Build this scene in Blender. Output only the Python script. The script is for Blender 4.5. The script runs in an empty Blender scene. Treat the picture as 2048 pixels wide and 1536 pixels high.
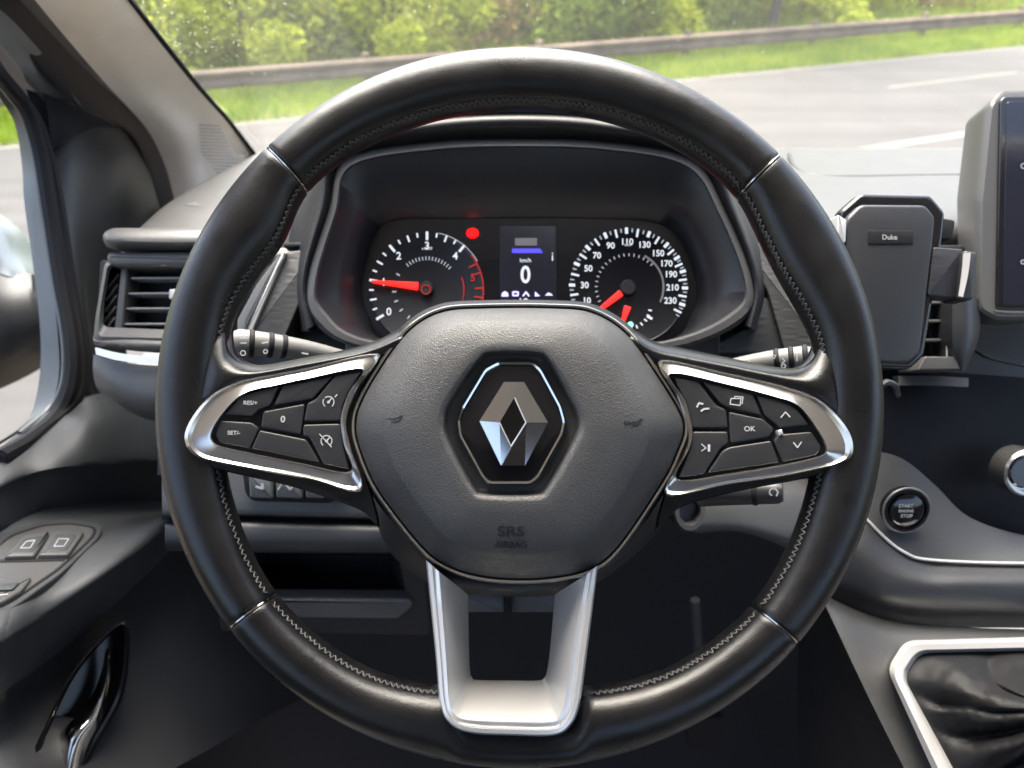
import bpy, bmesh, math, random
import numpy as np
from mathutils import Vector, Matrix, noise as mnoise
random.seed(7); rng = np.random.default_rng(7)
R = math.radians
SC = bpy.context.scene
COL = SC.collection

# ------------------------------------------------------------------ camera
FPX = 1490.0; PITCH = R(33.0); EYE = 1.95
CAM = Vector((0, 0, EYE))
CP, SP = math.cos(PITCH), math.sin(PITCH)
FW = Vector((0, CP, -SP)); UP = Vector((0, SP, CP)); RT = Vector((1, 0, 0))
cd = bpy.data.cameras.new('camera'); cam = bpy.data.objects.new('camera', cd); COL.objects.link(cam)
cam.location = CAM; cam.rotation_euler = (math.pi/2-PITCH, 0, 0)
cd.sensor_width = 36; cd.lens = 36*FPX/2048; cd.clip_start = 0.01; cd.clip_end = 600
cd.dof.use_dof = True; cd.dof.focus_distance = 0.43; cd.dof.aperture_fstop = 8.5
SC.camera = cam
SC.render.resolution_x, SC.render.resolution_y = 1024, 768
# ------------------------------------------------------------------ light
w = bpy.data.worlds.new('World'); SC.world = w; w.use_nodes = True
nt = w.node_tree; nt.nodes.clear()
sky = nt.nodes.new('ShaderNodeTexSky'); sky.sky_type = 'NISHITA'; sky.sun_disc = False
SUN_EL, SUN_AZ = R(64), R(-14)     # azimuth measured from +Y (ahead) towards +X
sky.sun_elevation = SUN_EL; sky.sun_rotation = SUN_AZ; sky.dust_density = 6.0; sky.ozone_density = 1.0
bg = nt.nodes.new('ShaderNodeBackground'); bg.inputs[1].default_value = 0.10
ow = nt.nodes.new('ShaderNodeOutputWorld')
nt.links.new(sky.outputs[0], bg.inputs[0]); nt.links.new(bg.outputs[0], ow.inputs[0])
sd = bpy.data.lights.new('sun', 'SUN'); sd.energy = 1.5; sd.angle = R(55); sd.color = (1, .97, .91)
sun = bpy.data.objects.new('sun', sd); COL.objects.link(sun)
sdir = Vector((math.cos(SUN_EL)*math.sin(SUN_AZ), math.cos(SUN_EL)*math.cos(SUN_AZ), math.sin(SUN_EL)))
sun.rotation_euler = sdir.to_track_quat('Z', 'Y').to_euler(); sun.location = (0, 0, 20)
vs = SC.view_settings; vs.view_transform = 'Standard'; vs.look = 'None'; vs.exposure = 3.0; vs.gamma = 1
vs.use_curve_mapping = False

# ------------------------------------------------------------------ helpers
def ray(px, py):
    a = (px-1024)/FPX; b = (768-py)/FPX
    return Vector((a, CP+SP*b, -SP+CP*b))
def P(px, py, d): return CAM + ray(px, py)*d
def onX(px, py, X): r = ray(px, py); return CAM + r*(X/r.x)
def onY(px, py, Y): r = ray(px, py); return CAM + r*(Y/r.y)
def onZ(px, py, Z): r = ray(px, py); return CAM + r*(Z/r.z)     # Z relative to the eye
def V(x, y, z): return Vector((x, y, EYE+z))
def pt(p): return p if isinstance(p, Vector) else P(*p)

class Frame:
    """a plane facing the driver: origin, tilt (top further away) and yaw (right side further away)"""
    def __init__(s, px, py, d, tilt=0, yaw=0):
        s.O = P(px, py, d); t = R(tilt); y = R(yaw)
        rot = Matrix.Rotation(y, 3, UP)
        s.u = rot @ RT
        v = UP*math.cos(t) + (rot@FW)*math.sin(t)
        s.v = v.normalized(); s.w = s.u.cross(s.v).normalized()
    def P(s, px, py, w=0):
        r = ray(px, py); t = (w + (s.O-CAM).dot(s.w))/r.dot(s.w)
        return CAM + r*t
    def uv(s, p): q = p-s.O; return (q.dot(s.u), q.dot(s.v), q.dot(s.w))
    def at(s, u, v, w): return s.O + s.u*u + s.v*v + s.w*w
    def mat(s):
        m = Matrix((s.u, s.v, s.w)).transposed().to_4x4(); m.translation = s.O; return m

class Curved(Frame):
    """same plane, but its surface rises by add(u, v)"""
    def __init__(s, fr, add): s.O, s.u, s.v, s.w, s.add = fr.O, fr.u, fr.v, fr.w, add
    def P(s, px, py, w=0):
        q = Frame.P(s, px, py, w)
        for _ in range(4):
            a = Frame.uv(s, q); q = Frame.P(s, px, py, w+s.add(a[0], a[1]))
        return q
    def uv(s, p): a = Frame.uv(s, p); return (a[0], a[1], a[2]-s.add(a[0], a[1]))
    def at(s, u, v, w): return Frame.at(s, u, v, w+s.add(u, v))

def root(name, label, cat, m=None, group=None):
    o = bpy.data.objects.new(name, None); COL.objects.link(o)
    if isinstance(m, Frame): o.matrix_world = m.mat()
    elif m is not None: o.location = m
    o['label'] = label; o['category'] = cat
    if group: o['group'] = group
    o['_m'] = 0; del o['_m']
    ROOTM[o.name] = o.matrix_basis.copy()
    o.empty_display_size = .02
    return o
ROOTM = {}
def wm(o):
    if o is None: return Matrix.Identity(4)
    m = o.matrix_basis.copy()
    return (wm(o.parent) @ m) if o.parent else m

def mesh(name, verts, faces, mat, parent=None, sharp=35, smooth=True, label=None, weld=False):
    me = bpy.data.meshes.new(name)
    inv = wm(parent).inverted()
    me.from_pydata([inv @ Vector(v) for v in verts], [], faces)
    bm = bmesh.new(); bm.from_mesh(me)
    if weld: bmesh.ops.remove_doubles(bm, verts=bm.verts, dist=1e-6)
    bmesh.ops.recalc_face_normals(bm, faces=bm.faces); bm.to_mesh(me); bm.free()
    if smooth:
        me.polygons.foreach_set('use_smooth', [True]*len(me.polygons))
        if sharp: me.set_sharp_from_angle(angle=R(sharp))
    me.materials.append(mat)
    o = bpy.data.objects.new(name, me); COL.objects.link(o)
    if parent: o.parent = parent
    if label: o['label'] = label
    return o
def tag(o, label=None, cat=None, group=None, kind=None):
    if label: o['label'] = label
    if cat: o['category'] = cat
    if group: o['group'] = group
    if kind: o['kind'] = kind
    return o

def cat_rom(p0, p1, p2, p3, t):
    t2 = t*t; t3 = t2*t
    return 0.5*((2*p1)+(-p0+p2)*t+(2*p0-5*p1+4*p2-p3)*t2+(-p0+3*p1-3*p2+p3)*t3)
def spline(pts, n, closed=False):
    pts = [np.array(p, float) for p in pts]; N = len(pts); out = []
    segs = N if closed else N-1
    for i in range(segs):
        if closed: a, b, c, d = pts[i-1], pts[i], pts[(i+1) % N], pts[(i+2) % N]
        else:
            b, c = pts[i], pts[i+1]; a = pts[i-1] if i else 2*b-c; d = pts[i+2] if i+2 < N else 2*c-b
        for k in range(n): out.append(cat_rom(a, b, c, d, k/n))
    if not closed: out.append(pts[-1])
    return out
def rounded(pts, r=8, n=4):
    """closed polygon, every corner turned into n+1 points; r in the same units"""
    pts = [np.array(p, float) for p in pts]; N = len(pts); out = []
    for i in range(N):
        a, b, c = pts[i-1], pts[i], pts[(i+1) % N]
        rr = r[i] if isinstance(r, (list, tuple)) else r
        la, lc = np.linalg.norm(a-b), np.linalg.norm(c-b)
        p = b+(a-b)/la*min(rr, la*.48); q = b+(c-b)/lc*min(rr, lc*.48)
        for k in range(n+1):
            t = k/n; out.append((1-t)**2*p+2*t*(1-t)*b+t*t*q)
    return out
def offset2(pts, d):
    """inset a closed 2-D polygon by d (towards the inside)"""
    pts = [np.array(p[:2], float) for p in pts]; N = len(pts)
    area = sum(pts[i-1][0]*pts[i][1]-pts[i][0]*pts[i-1][1] for i in range(N))
    s = 1 if area > 0 else -1; out = []
    for i in range(N):
        e1 = pts[i]-pts[i-1]; e2 = pts[(i+1) % N]-pts[i]
        e1 = e1/(np.linalg.norm(e1)+1e-12); e2 = e2/(np.linalg.norm(e2)+1e-12)
        n1 = np.array([-e1[1], e1[0]]); n2 = np.array([-e2[1], e2[0]])
        n = n1+n2; L = np.linalg.norm(n); n = n/(L+1e-12); k = min(1/max(.35, (n@n1)), 1.8)
        out.append(pts[i]+n*d*k*s)
    return out
def plate(fr, name, px, w0, w1, mat, parent, r=8, bev=.0012, steps=3, smooth_outline=False, label=None, n=4, dome=0):
    """solid slab: outline in picture px lifted on to plane w1, reaching back to w0, rounded front edge"""
    o2 = spline(px, n, True) if smooth_outline else rounded(px, r, n)
    loc = [fr.uv(fr.P(q[0], q[1], w1))[:2] for q in o2]
    rings = [[(q[0], q[1], w0) for q in loc]]
    for k in range(steps+1):
        a = k/steps*math.pi/2
        ins = offset2(loc, bev*(1-math.cos(a))) if k else loc
        rings.append([(q[0], q[1], w1-bev*(1-math.sin(a))) for q in ins])
    if dome:
        c = np.mean(np.array([q[:2] for q in rings[-1]]), axis=0); last = rings[-1]
        for t in (.12, .3, .55, .8):
            rings.append([(q[0]+(c[0]-q[0])*t, q[1]+(c[1]-q[1])*t, w1+dome*(1-(1-t)**2)) for q in last])
    N = len(loc); vs_, fs = [], []
    for rg in rings: vs_ += [fr.at(*q) for q in rg]
    for j in range(len(rings)-1):
        for i in range(N):
            k = (i+1) % N; fs.append((j*N+i, j*N+k, (j+1)*N+k, (j+1)*N+i))
    fs.append(tuple(range(N-1, -1, -1))); fs.append(tuple((len(rings)-1)*N+i for i in range(N)))
    return mesh(name, vs_, fs, mat, parent, label=label)
def loft(fr, name, loops, mat, parent, n=4, mode='spline', caps=(False, False), r=8, sharp=35, label=None, ring=False):
    """loops: list of (px outline, w); equal control point counts"""
    L = []
    for pts, wv in loops:
        o2 = spline(pts, n, True) if mode == 'spline' else rounded(pts, r, n)
        L.append([fr.P(q[0], q[1], wv) for q in o2])
    N = len(L[0]); vs_ = [q for l in L for q in l]; fs = []
    M = len(L)
    for j in range(M if ring else M-1):
        for i in range(N):
            k = (i+1) % N; j2 = (j+1) % M; fs.append((j*N+i, j*N+k, j2*N+k, j2*N+i))
    if caps[0]: fs.append(tuple(range(N)))
    if caps[1]: fs.append(tuple((M-1)*N+i for i in range(N)))
    return mesh(name, vs_, fs, mat, parent, sharp=sharp, label=label)
def lerp2(A, B, t): return [(a[0]+(b[0]-a[0])*t, a[1]+(b[1]-a[1])*t) for a, b in zip(A, B)]
def patch(name, rows, mat, parent, nu=4, nv=6, thick=.003, fr=None, sharp=50, label=None, lin=False):
    """smooth skinned panel; points are (px,py,depth) / (px,py,w) with a frame / Vector"""
    conv = (lambda p: p if isinstance(p, Vector) else fr.P(*p)) if fr else pt
    G = [[conv(p) for p in r_] for r_ in rows]
    if not lin: G = [[Vector(q) for q in spline(r_, nv)] for r_ in G]
    G = list(map(list, zip(*G)))
    if not lin or nu > 1: G = [[Vector(q) for q in spline(c, nu)] for c in G]
    G = list(map(list, zip(*G)))
    m, n = len(G), len(G[0]); vs_ = [q for r_ in G for q in r_]
    fs = [(i*n+j, i*n+j+1, (i+1)*n+j+1, (i+1)*n+j) for i in range(m-1) for j in range(n-1)]
    # thickness: a second sheet pushed away from the eye along the view depth
    off = FW*thick; base = len(vs_); vs_ += [q+off for q in vs_]
    fs += [(base+f[3], base+f[2], base+f[1], base+f[0]) for f in fs]
    bd = [j for j in range(n)]+[i*n+n-1 for i in range(1, m)]+[(m-1)*n+j for j in range(n-2, -1, -1)]+[i*n for i in range(m-2, 0, -1)]
    for i in range(len(bd)):
        a, b = bd[i], bd[(i+1) % len(bd)]; fs.append((a, b, base+b, base+a))
    return mesh(name, vs_, fs, mat, parent, sharp=sharp, label=label)
def tube_data(path, rad, seg=8, flat=None):
    path = [Vector(p) for p in path]; vs_, fs = [], []
    n = len(path); prev = None
    for i, p in enumerate(path):
        t = (path[min(i+1, n-1)]-path[max(i-1, 0)]).normalized()
        if prev is None:
            a = Vector((0, 0, 1)) if abs(t.z) < .9 else Vector((1, 0, 0)); x = t.cross(a).normalized()
        else: x = (prev-t*prev.dot(t)).normalized()
        prev = x; y = t.cross(x); rr = rad[i] if isinstance(rad, (list, tuple)) else rad
        for k in range(seg):
            an = 2*math.pi*k/seg; vs_.append(p+x*math.cos(an)*rr+y*math.sin(an)*rr*(flat or 1))
    for i in range(n-1):
        for k in range(seg):
            k2 = (k+1) % seg; fs.append((i*seg+k, i*seg+k2, (i+1)*seg+k2, (i+1)*seg+k))
    fs.append(tuple(range(seg-1, -1, -1))); fs.append(tuple((n-1)*seg+k for k in range(seg)))
    return vs_, fs
def tube(name, path, rad, mat, parent, seg=10, label=None, sharp=40):
    v, f = tube_data(path, rad, seg); return mesh(name, v, f, mat, parent, sharp=sharp, label=label)
def ptube(name, pxs, rad, mat, parent, fr=None, n=6, seg=8, label=None):
    pts = [fr.P(*p) if fr else pt(p) for p in pxs]
    return tube(name, [Vector(q) for q in spline(pts, n)], rad, mat, parent, seg, label)
def merge(parts):
    vs_, fs = [], []
    for v, f in parts:
        b = len(vs_); vs_ += list(v); fs += [tuple(b+i for i in q) for q in f]
    return vs_, fs
def disc_data(fr, cx, cy, prof, seg=40, ex=1.0):
    """lathe about the frame normal at px (cx,cy): prof = [(radius m, w), ...]"""
    c = fr.uv(fr.P(cx, cy, prof[-1][1])); vs_, fs = [], []
    for (r_, wv) in prof:
        for k in range(seg):
            a = 2*math.pi*k/seg; vs_.append(fr.at(c[0]+r_*math.cos(a), c[1]+r_*math.sin(a)*ex, wv))
    for j in range(len(prof)-1):
        for k in range(seg):
            k2 = (k+1) % seg; fs.append((j*seg+k, j*seg+k2, (j+1)*seg+k2, (j+1)*seg+k))
    fs.append(tuple(range(seg))); fs.append(tuple((len(prof)-1)*seg+k for k in range(seg)))
    return vs_, fs
def disc(fr, name, cx, cy, prof, mat, parent, seg=40, label=None, ex=1.0):
    v, f = disc_data(fr, cx, cy, prof, seg, ex); return mesh(name, v, f, mat, parent, sharp=30, label=label)
def flat_data(fr, px, w, th=.0002):
    """thin printed mark: polygon in px with a hair of thickness"""
    top = [fr.P(q[0], q[1], w+th) for q in px]; bot = [fr.P(q[0], q[1], w) for q in px]; n = len(px)
    return top+bot, [tuple(range(n))]+[(i, (i+1) % n, n+(i+1) % n, n+i) for i in range(n)]
def line_data(fr, px, wd, w, th=.0002, closed=False):
    """printed stroke along px polyline, width in px"""
    parts = []; n = len(px); rng_ = range(n if closed else n-1)
    for i in rng_:
        a = np.array(px[i], float); b = np.array(px[(i+1) % n], float); d = b-a; L = np.linalg.norm(d)+1e-9
        d = d/L; nn = np.array([-d[1], d[0]])*wd/2; a = a-d*wd*.2; b = b+d*wd*.2
        parts.append(flat_data(fr, [a+nn, b+nn, b-nn, a-nn], w, th))
    return merge(parts)
def marks(name, parts, mat, parent, label=None):
    v, f = merge(parts); return mesh(name, v, f, mat, parent, smooth=False, label=label)
def arc_px(cx, cy, r_, a0, a1, n=24, ey=1.0):
    return [(cx+r_*math.cos(R(a0+(a1-a0)*i/n)), cy-r_*ey*math.sin(R(a0+(a1-a0)*i/n))) for i in range(n+1)]
mkscale = [1]
def text_data(fr, s, px, py, hpx, w, th=.0002, rot=0, sx=1.0, bold=0):
    if mkscale[0] != 1: hpx *= mkscale[0]
    cu = bpy.data.curves.new('t', 'FONT'); cu.body = s; cu.align_x = 'CENTER'; cu.align_y = 'CENTER'; cu.size = 1
    cu.offset = bold; cu.resolution_u = 3
    ob = bpy.data.objects.new('t', cu); COL.objects.link(ob); bpy.context.view_layer.update()
    me = bpy.data.meshes.new_from_object(ob.evaluated_get(bpy.context.evaluated_depsgraph_get()))
    c = fr.uv(fr.P(px, py, w)); depth = (fr.P(px, py, w)-CAM).dot(FW); k = hpx/.7*depth/FPX
    ca, sa = math.cos(R(rot)), math.sin(R(rot)); vs_ = []
    for vtx in me.vertices:
        x, y = vtx.co.x*k*sx, vtx.co.y*k; vs_.append(fr.at(c[0]+x*ca-y*sa, c[1]+x*sa+y*ca, w+th))
    fs = [tuple(p.vertices) for p in me.polygons]
    bpy.data.objects.remove(ob); bpy.data.curves.remove(cu); bpy.data.meshes.remove(me)
    return vs_, fs
def box_data(a, b):
    x0, y0, z0 = a; x1, y1, z1 = b
    v = [Vector(q) for q in ((x0,y0,z0),(x1,y0,z0),(x1,y1,z0),(x0,y1,z0),(x0,y0,z1),(x1,y0,z1),(x1,y1,z1),(x0,y1,z1))]
    return v, [(0,3,2,1),(4,5,6,7),(0,1,5,4),(1,2,6,5),(2,3,7,6),(3,0,4,7)]

# ------------------------------------------------------------------ materials
def M(name, col, rough=.5, metal=0, bump=0, bscale=900, bdist=.0003, spec=.5, var=0, vscale=30, rvar=0, coat=0,
      emit=None, estr=1, kind='noise', sheen=0, stretch=None, detail=3):
    if not emit and max(col) < .3: col = tuple(c*.78 for c in col)
    m = bpy.data.materials.new(name); m.use_nodes = True; n = m.node_tree.nodes; l = m.node_tree.links
    b = n['Principled BSDF']
    b.inputs['Base Color'].default_value = (*col, 1); b.inputs['Roughness'].default_value = rough
    b.inputs['Metallic'].default_value = metal; b.inputs['Specular IOR Level'].default_value = spec
    if coat: b.inputs['Coat Weight'].default_value = coat; b.inputs['Coat Roughness'].default_value = .08
    if sheen: b.inputs['Sheen Weight'].default_value = sheen
    if emit: b.inputs['Emission Color'].default_value = (*emit, 1); b.inputs['Emission Strength'].default_value = estr
    tc = n.new('ShaderNodeTexCoord'); src = tc.outputs['Object']
    if stretch:
        mp = n.new('ShaderNodeMapping'); mp.inputs['Scale'].default_value = stretch; l.new(src, mp.inputs[0]); src = mp.outputs[0]
    if bump:
        if kind == 'vor':
            t = n.new('ShaderNodeTexVoronoi'); t.inputs['Scale'].default_value = bscale; out = t.outputs['Distance']
        elif kind == 'wave':
            t = n.new('ShaderNodeTexWave'); t.inputs['Scale'].default_value = bscale; t.inputs['Distortion'].default_value = 1.5; out = t.outputs['Fac']
        else:
            t = n.new('ShaderNodeTexNoise'); t.inputs['Scale'].default_value = bscale; t.inputs['Detail'].default_value = detail; out = t.outputs['Fac']
        l.new(src, t.inputs['Vector'])
        bp = n.new('ShaderNodeBump'); bp.inputs['Strength'].default_value = bump; bp.inputs['Distance'].default_value = bdist
        l.new(out, bp.inputs['Height']); l.new(bp.outputs[0], b.inputs['Normal'])
        t4 = n.new('ShaderNodeTexNoise'); t4.inputs['Scale'].default_value = 150; t4.inputs['Detail'].default_value = 4
        l.new(tc.outputs['Object'], t4.inputs['Vector']); b2 = n.new('ShaderNodeBump'); b2.inputs['Strength'].default_value = .18
        b2.inputs['Distance'].default_value = .0 if metal else .0008; l.new(t4.outputs['Fac'], b2.inputs['Height']); l.new(b2.outputs[0], bp.inputs['Normal'])
    if var or rvar:
        t2 = n.new('ShaderNodeTexNoise'); t2.inputs['Scale'].default_value = vscale; t2.inputs['Detail'].default_value = 5
        l.new(tc.outputs['Object'], t2.inputs['Vector'])
        if var:
            mr = n.new('ShaderNodeMapRange'); mr.inputs[1].default_value = .3; mr.inputs[2].default_value = .7
            mr.inputs[3].default_value = 1-var; mr.inputs[4].default_value = 1+var; l.new(t2.outputs['Fac'], mr.inputs[0])
            mx = n.new('ShaderNodeVectorMath'); mx.operation = 'SCALE'; mx.inputs[0].default_value = col
            l.new(mr.outputs[0], mx.inputs['Scale']); l.new(mx.outputs[0], b.inputs['Base Color'])
        if rvar:
            mr = n.new('ShaderNodeMapRange'); mr.inputs[1].default_value = .3; mr.inputs[2].default_value = .7
            mr.inputs[3].default_value = max(.02, rough-rvar); mr.inputs[4].default_value = rough+rvar
            l.new(t2.outputs['Fac'], mr.inputs[0]); l.new(mr.outputs[0], b.inputs['Roughness'])
    return m
leather = M('black_leather', (.0065, .0063, .0068), .31, bump=.5, bscale=1400, bdist=.0002, var=.25, vscale=40, rvar=.06, spec=.42)
leather2 = M('black_leather_boot', (.010, .010, .011), .5, spec=.14, bump=.4, bscale=1100, bdist=.0003, var=.2)
thread = M('grey_thread', (.085, .085, .085), .8)
pad_m = M('grained_plastic', (.052, .052, .053), .45, bump=.6, bscale=1500, bdist=.0004, kind='vor', var=.08, rvar=.04)
mark_dark = M('embossed_mark', (.012, .012, .012), .4)
dashm = M('dash_plastic', (.030, .031, .033), .55, bump=.4, bscale=1300, bdist=.0003, var=.08, rvar=.05)
dash_top_m = M('dash_top_plastic', (.055, .054, .052), .42, bump=.4, bscale=1100, bdist=.0003, var=.1)
dash_dark = M('dark_plastic', (.0095, .0098, .0115), .48, bump=.35, bscale=1200, bdist=.0003, var=.12, rvar=.05)
door_m = M('door_plastic', (.034, .037, .041), .55, bump=.4, bscale=1200, bdist=.0003, var=.07)
door_dark = M('door_dark_plastic', (.013, .0135, .0155), .5, bump=.35, bscale=1200, bdist=.0003, var=.1)
gloss = M('gloss_black', (.006, .006, .008), .09, spec=.6, rvar=.04)
key_m = M('key_plastic', (.022, .022, .024), .42, bump=.2, bscale=1500, bdist=.0002, var=.1)
silver = M('satin_silver', (.62, .61, .595), .28, metal=.62)
silver_b = M('satin_silver_pale', (.6, .59, .58), .33, metal=.5)
silver_t = M('brushed_trim', (.52, .50, .48), .2, metal=.92)
chrome = M('chrome', (.6, .6, .6), .09, metal=1)
chrome_d = M('chrome_dark', (.42, .41, .38), .13, metal=1, rvar=.05, vscale=80)
white_mk = M('white_print', (.42, .42, .42), .5)
cream = M('pillar_fabric', (.82, .73, .61), .85, bump=.3, bscale=900, bdist=.0003, var=.05)
cream_d = M('pillar_grille', (.42, .38, .33), .9)
rubber = M('rubber_seal', (.008, .008, .010), .7, spec=.25)
frame_m = M('door_frame_paint', (.12, .125, .125), .35, var=.06)
black = M('deep_black', (.004, .004, .005), .7)
decor = M('ribbed_decor', (.055, .054, .052), .5, bump=.9, bscale=240, bdist=.0006, kind='wave', stretch=(.05, 1, 1))
decor_d = M('ribbed_decor_dark', (.02, .02, .021), .45, bump=.8, bscale=200, bdist=.0006, kind='wave', stretch=(.05, 1, 1))
vent_m = M('vent_plastic', (.07, .07, .07), .42, bump=.3, bscale=1200, bdist=.0003, var=.06)
headliner = M('headliner_fabric', (.75, .73, .7), .9)
gauge_face = M('gauge_face', (.004, .004, .007), .25)
white_e = M('lit_white', (.1, .1, .1), .5, emit=(.85, .9, 1), estr=0.12)
grey_e = M('lit_grey', (.05, .05, .05), .5, emit=(.5, .55, .62), estr=0.105)
red_e = M('lit_red', (.2, 0, 0), .5, emit=(1, .015, .01), estr=0.26)
red_dim = M('lit_red_dim', (.1, 0, 0), .5, emit=(1, .03, .02), estr=0.054)
red_lamp = M('lit_red_lamp', (.2, 0, 0), .5, emit=(1, .0, .0), estr=2.0)
blue_e = M('lit_blue', (0, 0, .1), .5, emit=(.12, .1, 1), estr=0.135)
lav_e = M('lit_lavender', (.1, .1, .1), .5, emit=(.55, .5, 1), estr=0.240)
brown_e = M('lit_brown', (.1, .1, .1), .5, emit=(.2, .19, .2), estr=0.060)
disp_e = M('display_glow', (.004, .004, .008), .3, emit=(.01, .011, .02), estr=.08)
green_e = M('lit_green', (.1, .1, .1), .5, emit=(.3, .9, .75), estr=0.210)
phone_m = M('holder_plastic', (.02, .021, .024), .42, bump=.15, bscale=1500, bdist=.0002, var=.05)
screen_m = M('screen_glass', (.01, .012, .022), .12)
scr_side = M('screen_housing', (.062, .061, .059), .45, bump=.15, bscale=1200, bdist=.0002)

def glass_mat(name, tint=(1, 1, 1), veil=0):
    m = bpy.data.materials.new(name); m.use_nodes = True; n = m.node_tree.nodes; l = m.node_tree.links; n.clear()
    o = n.new('ShaderNodeOutputMaterial'); t = n.new('ShaderNodeBsdfTransparent'); t.inputs[0].default_value = (*tint, 1)
    g = n.new('ShaderNodeBsdfGlossy'); g.inputs['Roughness'].default_value = .02
    f = n.new('ShaderNodeFresnel'); f.inputs[0].default_value = 1.35
    if veil: tl = n.new('ShaderNodeBsdfTranslucent'); tl.inputs[0].default_value = (.95, .93, .88, 1); m0 = n.new('ShaderNodeMixShader'); m0.inputs[0].default_value = veil; l.new(t.outputs[0], m0.inputs[1]); l.new(tl.outputs[0], m0.inputs[2]); t = m0
    mx = n.new('ShaderNodeMixShader'); l.new(f.outputs[0], mx.inputs[0]); l.new(t.outputs[0], mx.inputs[1]); l.new(g.outputs[0], mx.inputs[2])
    l.new(mx.outputs[0], o.inputs[0]); return m
wind_glass = glass_mat('windscreen_glass', (.97, .98, .95), .016)   # pale glare haze mixed into the glass to brighten and soften the view outside
side_glass = glass_mat('side_window_glass', (.95, .97, .95))
drop_m = bpy.data.materials.new('water'); drop_m.use_nodes = True
_b = drop_m.node_tree.nodes['Principled BSDF']; _b.inputs['Transmission Weight'].default_value = 1; _b.inputs['Roughness'].default_value = 0
_b.inputs['IOR'].default_value = 1.15; _b.inputs['Base Color'].default_value = (1, 1, 1, 1)

def ground_mat(name, c1, c2, scale, rough=.9, bump=.5, bs=60, bd=.01, c3=None, streak=None):
    m = bpy.data.materials.new(name); m.use_nodes = True; n = m.node_tree.nodes; l = m.node_tree.links
    b = n['Principled BSDF']; b.inputs['Roughness'].default_value = rough
    tc = n.new('ShaderNodeTexCoord'); src = tc.outputs['Object']
    t = n.new('ShaderNodeTexNoise'); t.inputs['Scale'].default_value = scale; t.inputs['Detail'].default_value = 8; l.new(src, t.inputs['Vector'])
    cr = n.new('ShaderNodeValToRGB'); cr.color_ramp.elements[0].position = .35; cr.color_ramp.elements[1].position = .65
    cr.color_ramp.elements[0].color = (*c1, 1); cr.color_ramp.elements[1].color = (*c2, 1)
    l.new(t.outputs['Fac'], cr.inputs[0]); out = cr.outputs[0]
    if streak:
        mp = n.new('ShaderNodeMapping'); mp.inputs['Rotation'].default_value = (0, 0, streak[0]); mp.inputs['Scale'].default_value = (.05, 1.3, 1)
        mp.vector_type = 'TEXTURE' if False else 'POINT'
        l.new(src, mp.inputs[0]); t3 = n.new('ShaderNodeTexNoise'); t3.inputs['Scale'].default_value = streak[1]; l.new(mp.outputs[0], t3.inputs['Vector'])
        mr = n.new('ShaderNodeMapRange'); mr.inputs[1].default_value = .3; mr.inputs[2].default_value = .7; mr.inputs[3].default_value = .72; mr.inputs[4].default_value = 1.25
        l.new(t3.outputs['Fac'], mr.inputs[0]); vm = n.new('ShaderNodeVectorMath'); vm.operation = 'SCALE'
        l.new(out, vm.inputs[0]); l.new(mr.outputs[0], vm.inputs['Scale']); out = vm.outputs[0]
    l.new(out, b.inputs['Base Color'])
    t2 = n.new('ShaderNodeTexNoise'); t2.inputs['Scale'].default_value = bs; l.new(src, t2.inputs['Vector'])
    bp = n.new('ShaderNodeBump'); bp.inputs['Strength'].default_value = bump; bp.inputs['Distance'].default_value = bd
    l.new(t2.outputs['Fac'], bp.inputs['Height']); l.new(bp.outputs[0], b.inputs['Normal'])
    return m
def leaf_mat(name, c1, c2, transl=.35):
    m = bpy.data.materials.new(name); m.use_nodes = True; n = m.node_tree.nodes; l = m.node_tree.links; n.clear()
    o = n.new('ShaderNodeOutputMaterial'); d = n.new('ShaderNodeBsdfDiffuse'); t = n.new('ShaderNodeBsdfTranslucent')
    ge = n.new('ShaderNodeNewGeometry'); tc = n.new('ShaderNodeTexCoord'); ns = n.new('ShaderNodeTexNoise'); ns.inputs['Scale'].default_value = 1.6
    l.new(tc.outputs['Object'], ns.inputs['Vector'])
    ad = n.new('ShaderNodeMath'); ad.operation = 'ADD'; sb = n.new('ShaderNodeMath'); sb.operation = 'MULTIPLY_ADD'
    sb.inputs[1].default_value = .5; sb.inputs[2].default_value = -.25
    l.new(ge.outputs['Random Per Island'], sb.inputs[0]); l.new(sb.outputs[0], ad.inputs[0]); l.new(ns.outputs['Fac'], ad.inputs[1])
    cr = n.new('ShaderNodeValToRGB'); cr.color_ramp.elements[0].position = .3; cr.color_ramp.elements[1].position = .7
    cr.color_ramp.elements[0].color = (*c1, 1); cr.color_ramp.elements[1].color = (*c2, 1); l.new(ad.outputs[0], cr.inputs[0])
    l.new(cr.outputs[0], d.inputs[0]); l.new(cr.outputs[0], t.inputs[0])
    mx = n.new('ShaderNodeMixShader'); mx.inputs[0].default_value = transl; l.new(d.outputs[0], mx.inputs[1]); l.new(t.outputs[0], mx.inputs[2])
    l.new(mx.outputs[0], o.inputs[0]); return m
leaf_y = leaf_mat('leaf_yellow_green', (.20, .26, .03), (.56, .60, .07), .55)
leaf_g = leaf_mat('leaf_green', (.15, .22, .03), (.42, .52, .07), .55)
leaf_b = leaf_mat('leaf_brown', (.18, .14, .05), (.42, .32, .13), .5)
grass_m = leaf_mat('grass_blades', (.14, .24, .02), (.34, .40, .055), .4)
bark = M('bark', (.1, .08, .06), .9, bump=.8, bscale=20, bdist=.01)
rail_m = M('weathered_rail', (.26, .185, .13), .75, var=.35, vscale=3)
asphalt = ground_mat('asphalt', (.035, .033, .032), (.050, .047, .0445), 1.2, .8, .4, 90, .004, streak=(-R(24), 2.2))
gravel = ground_mat('sandy_gravel', (.06, .046, .032), (.10, .078, .053), 5, .95, .8, 50, .02)
earth = ground_mat('earth', (.05, .07, .02), (.11, .12, .035), 1.5)
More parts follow.
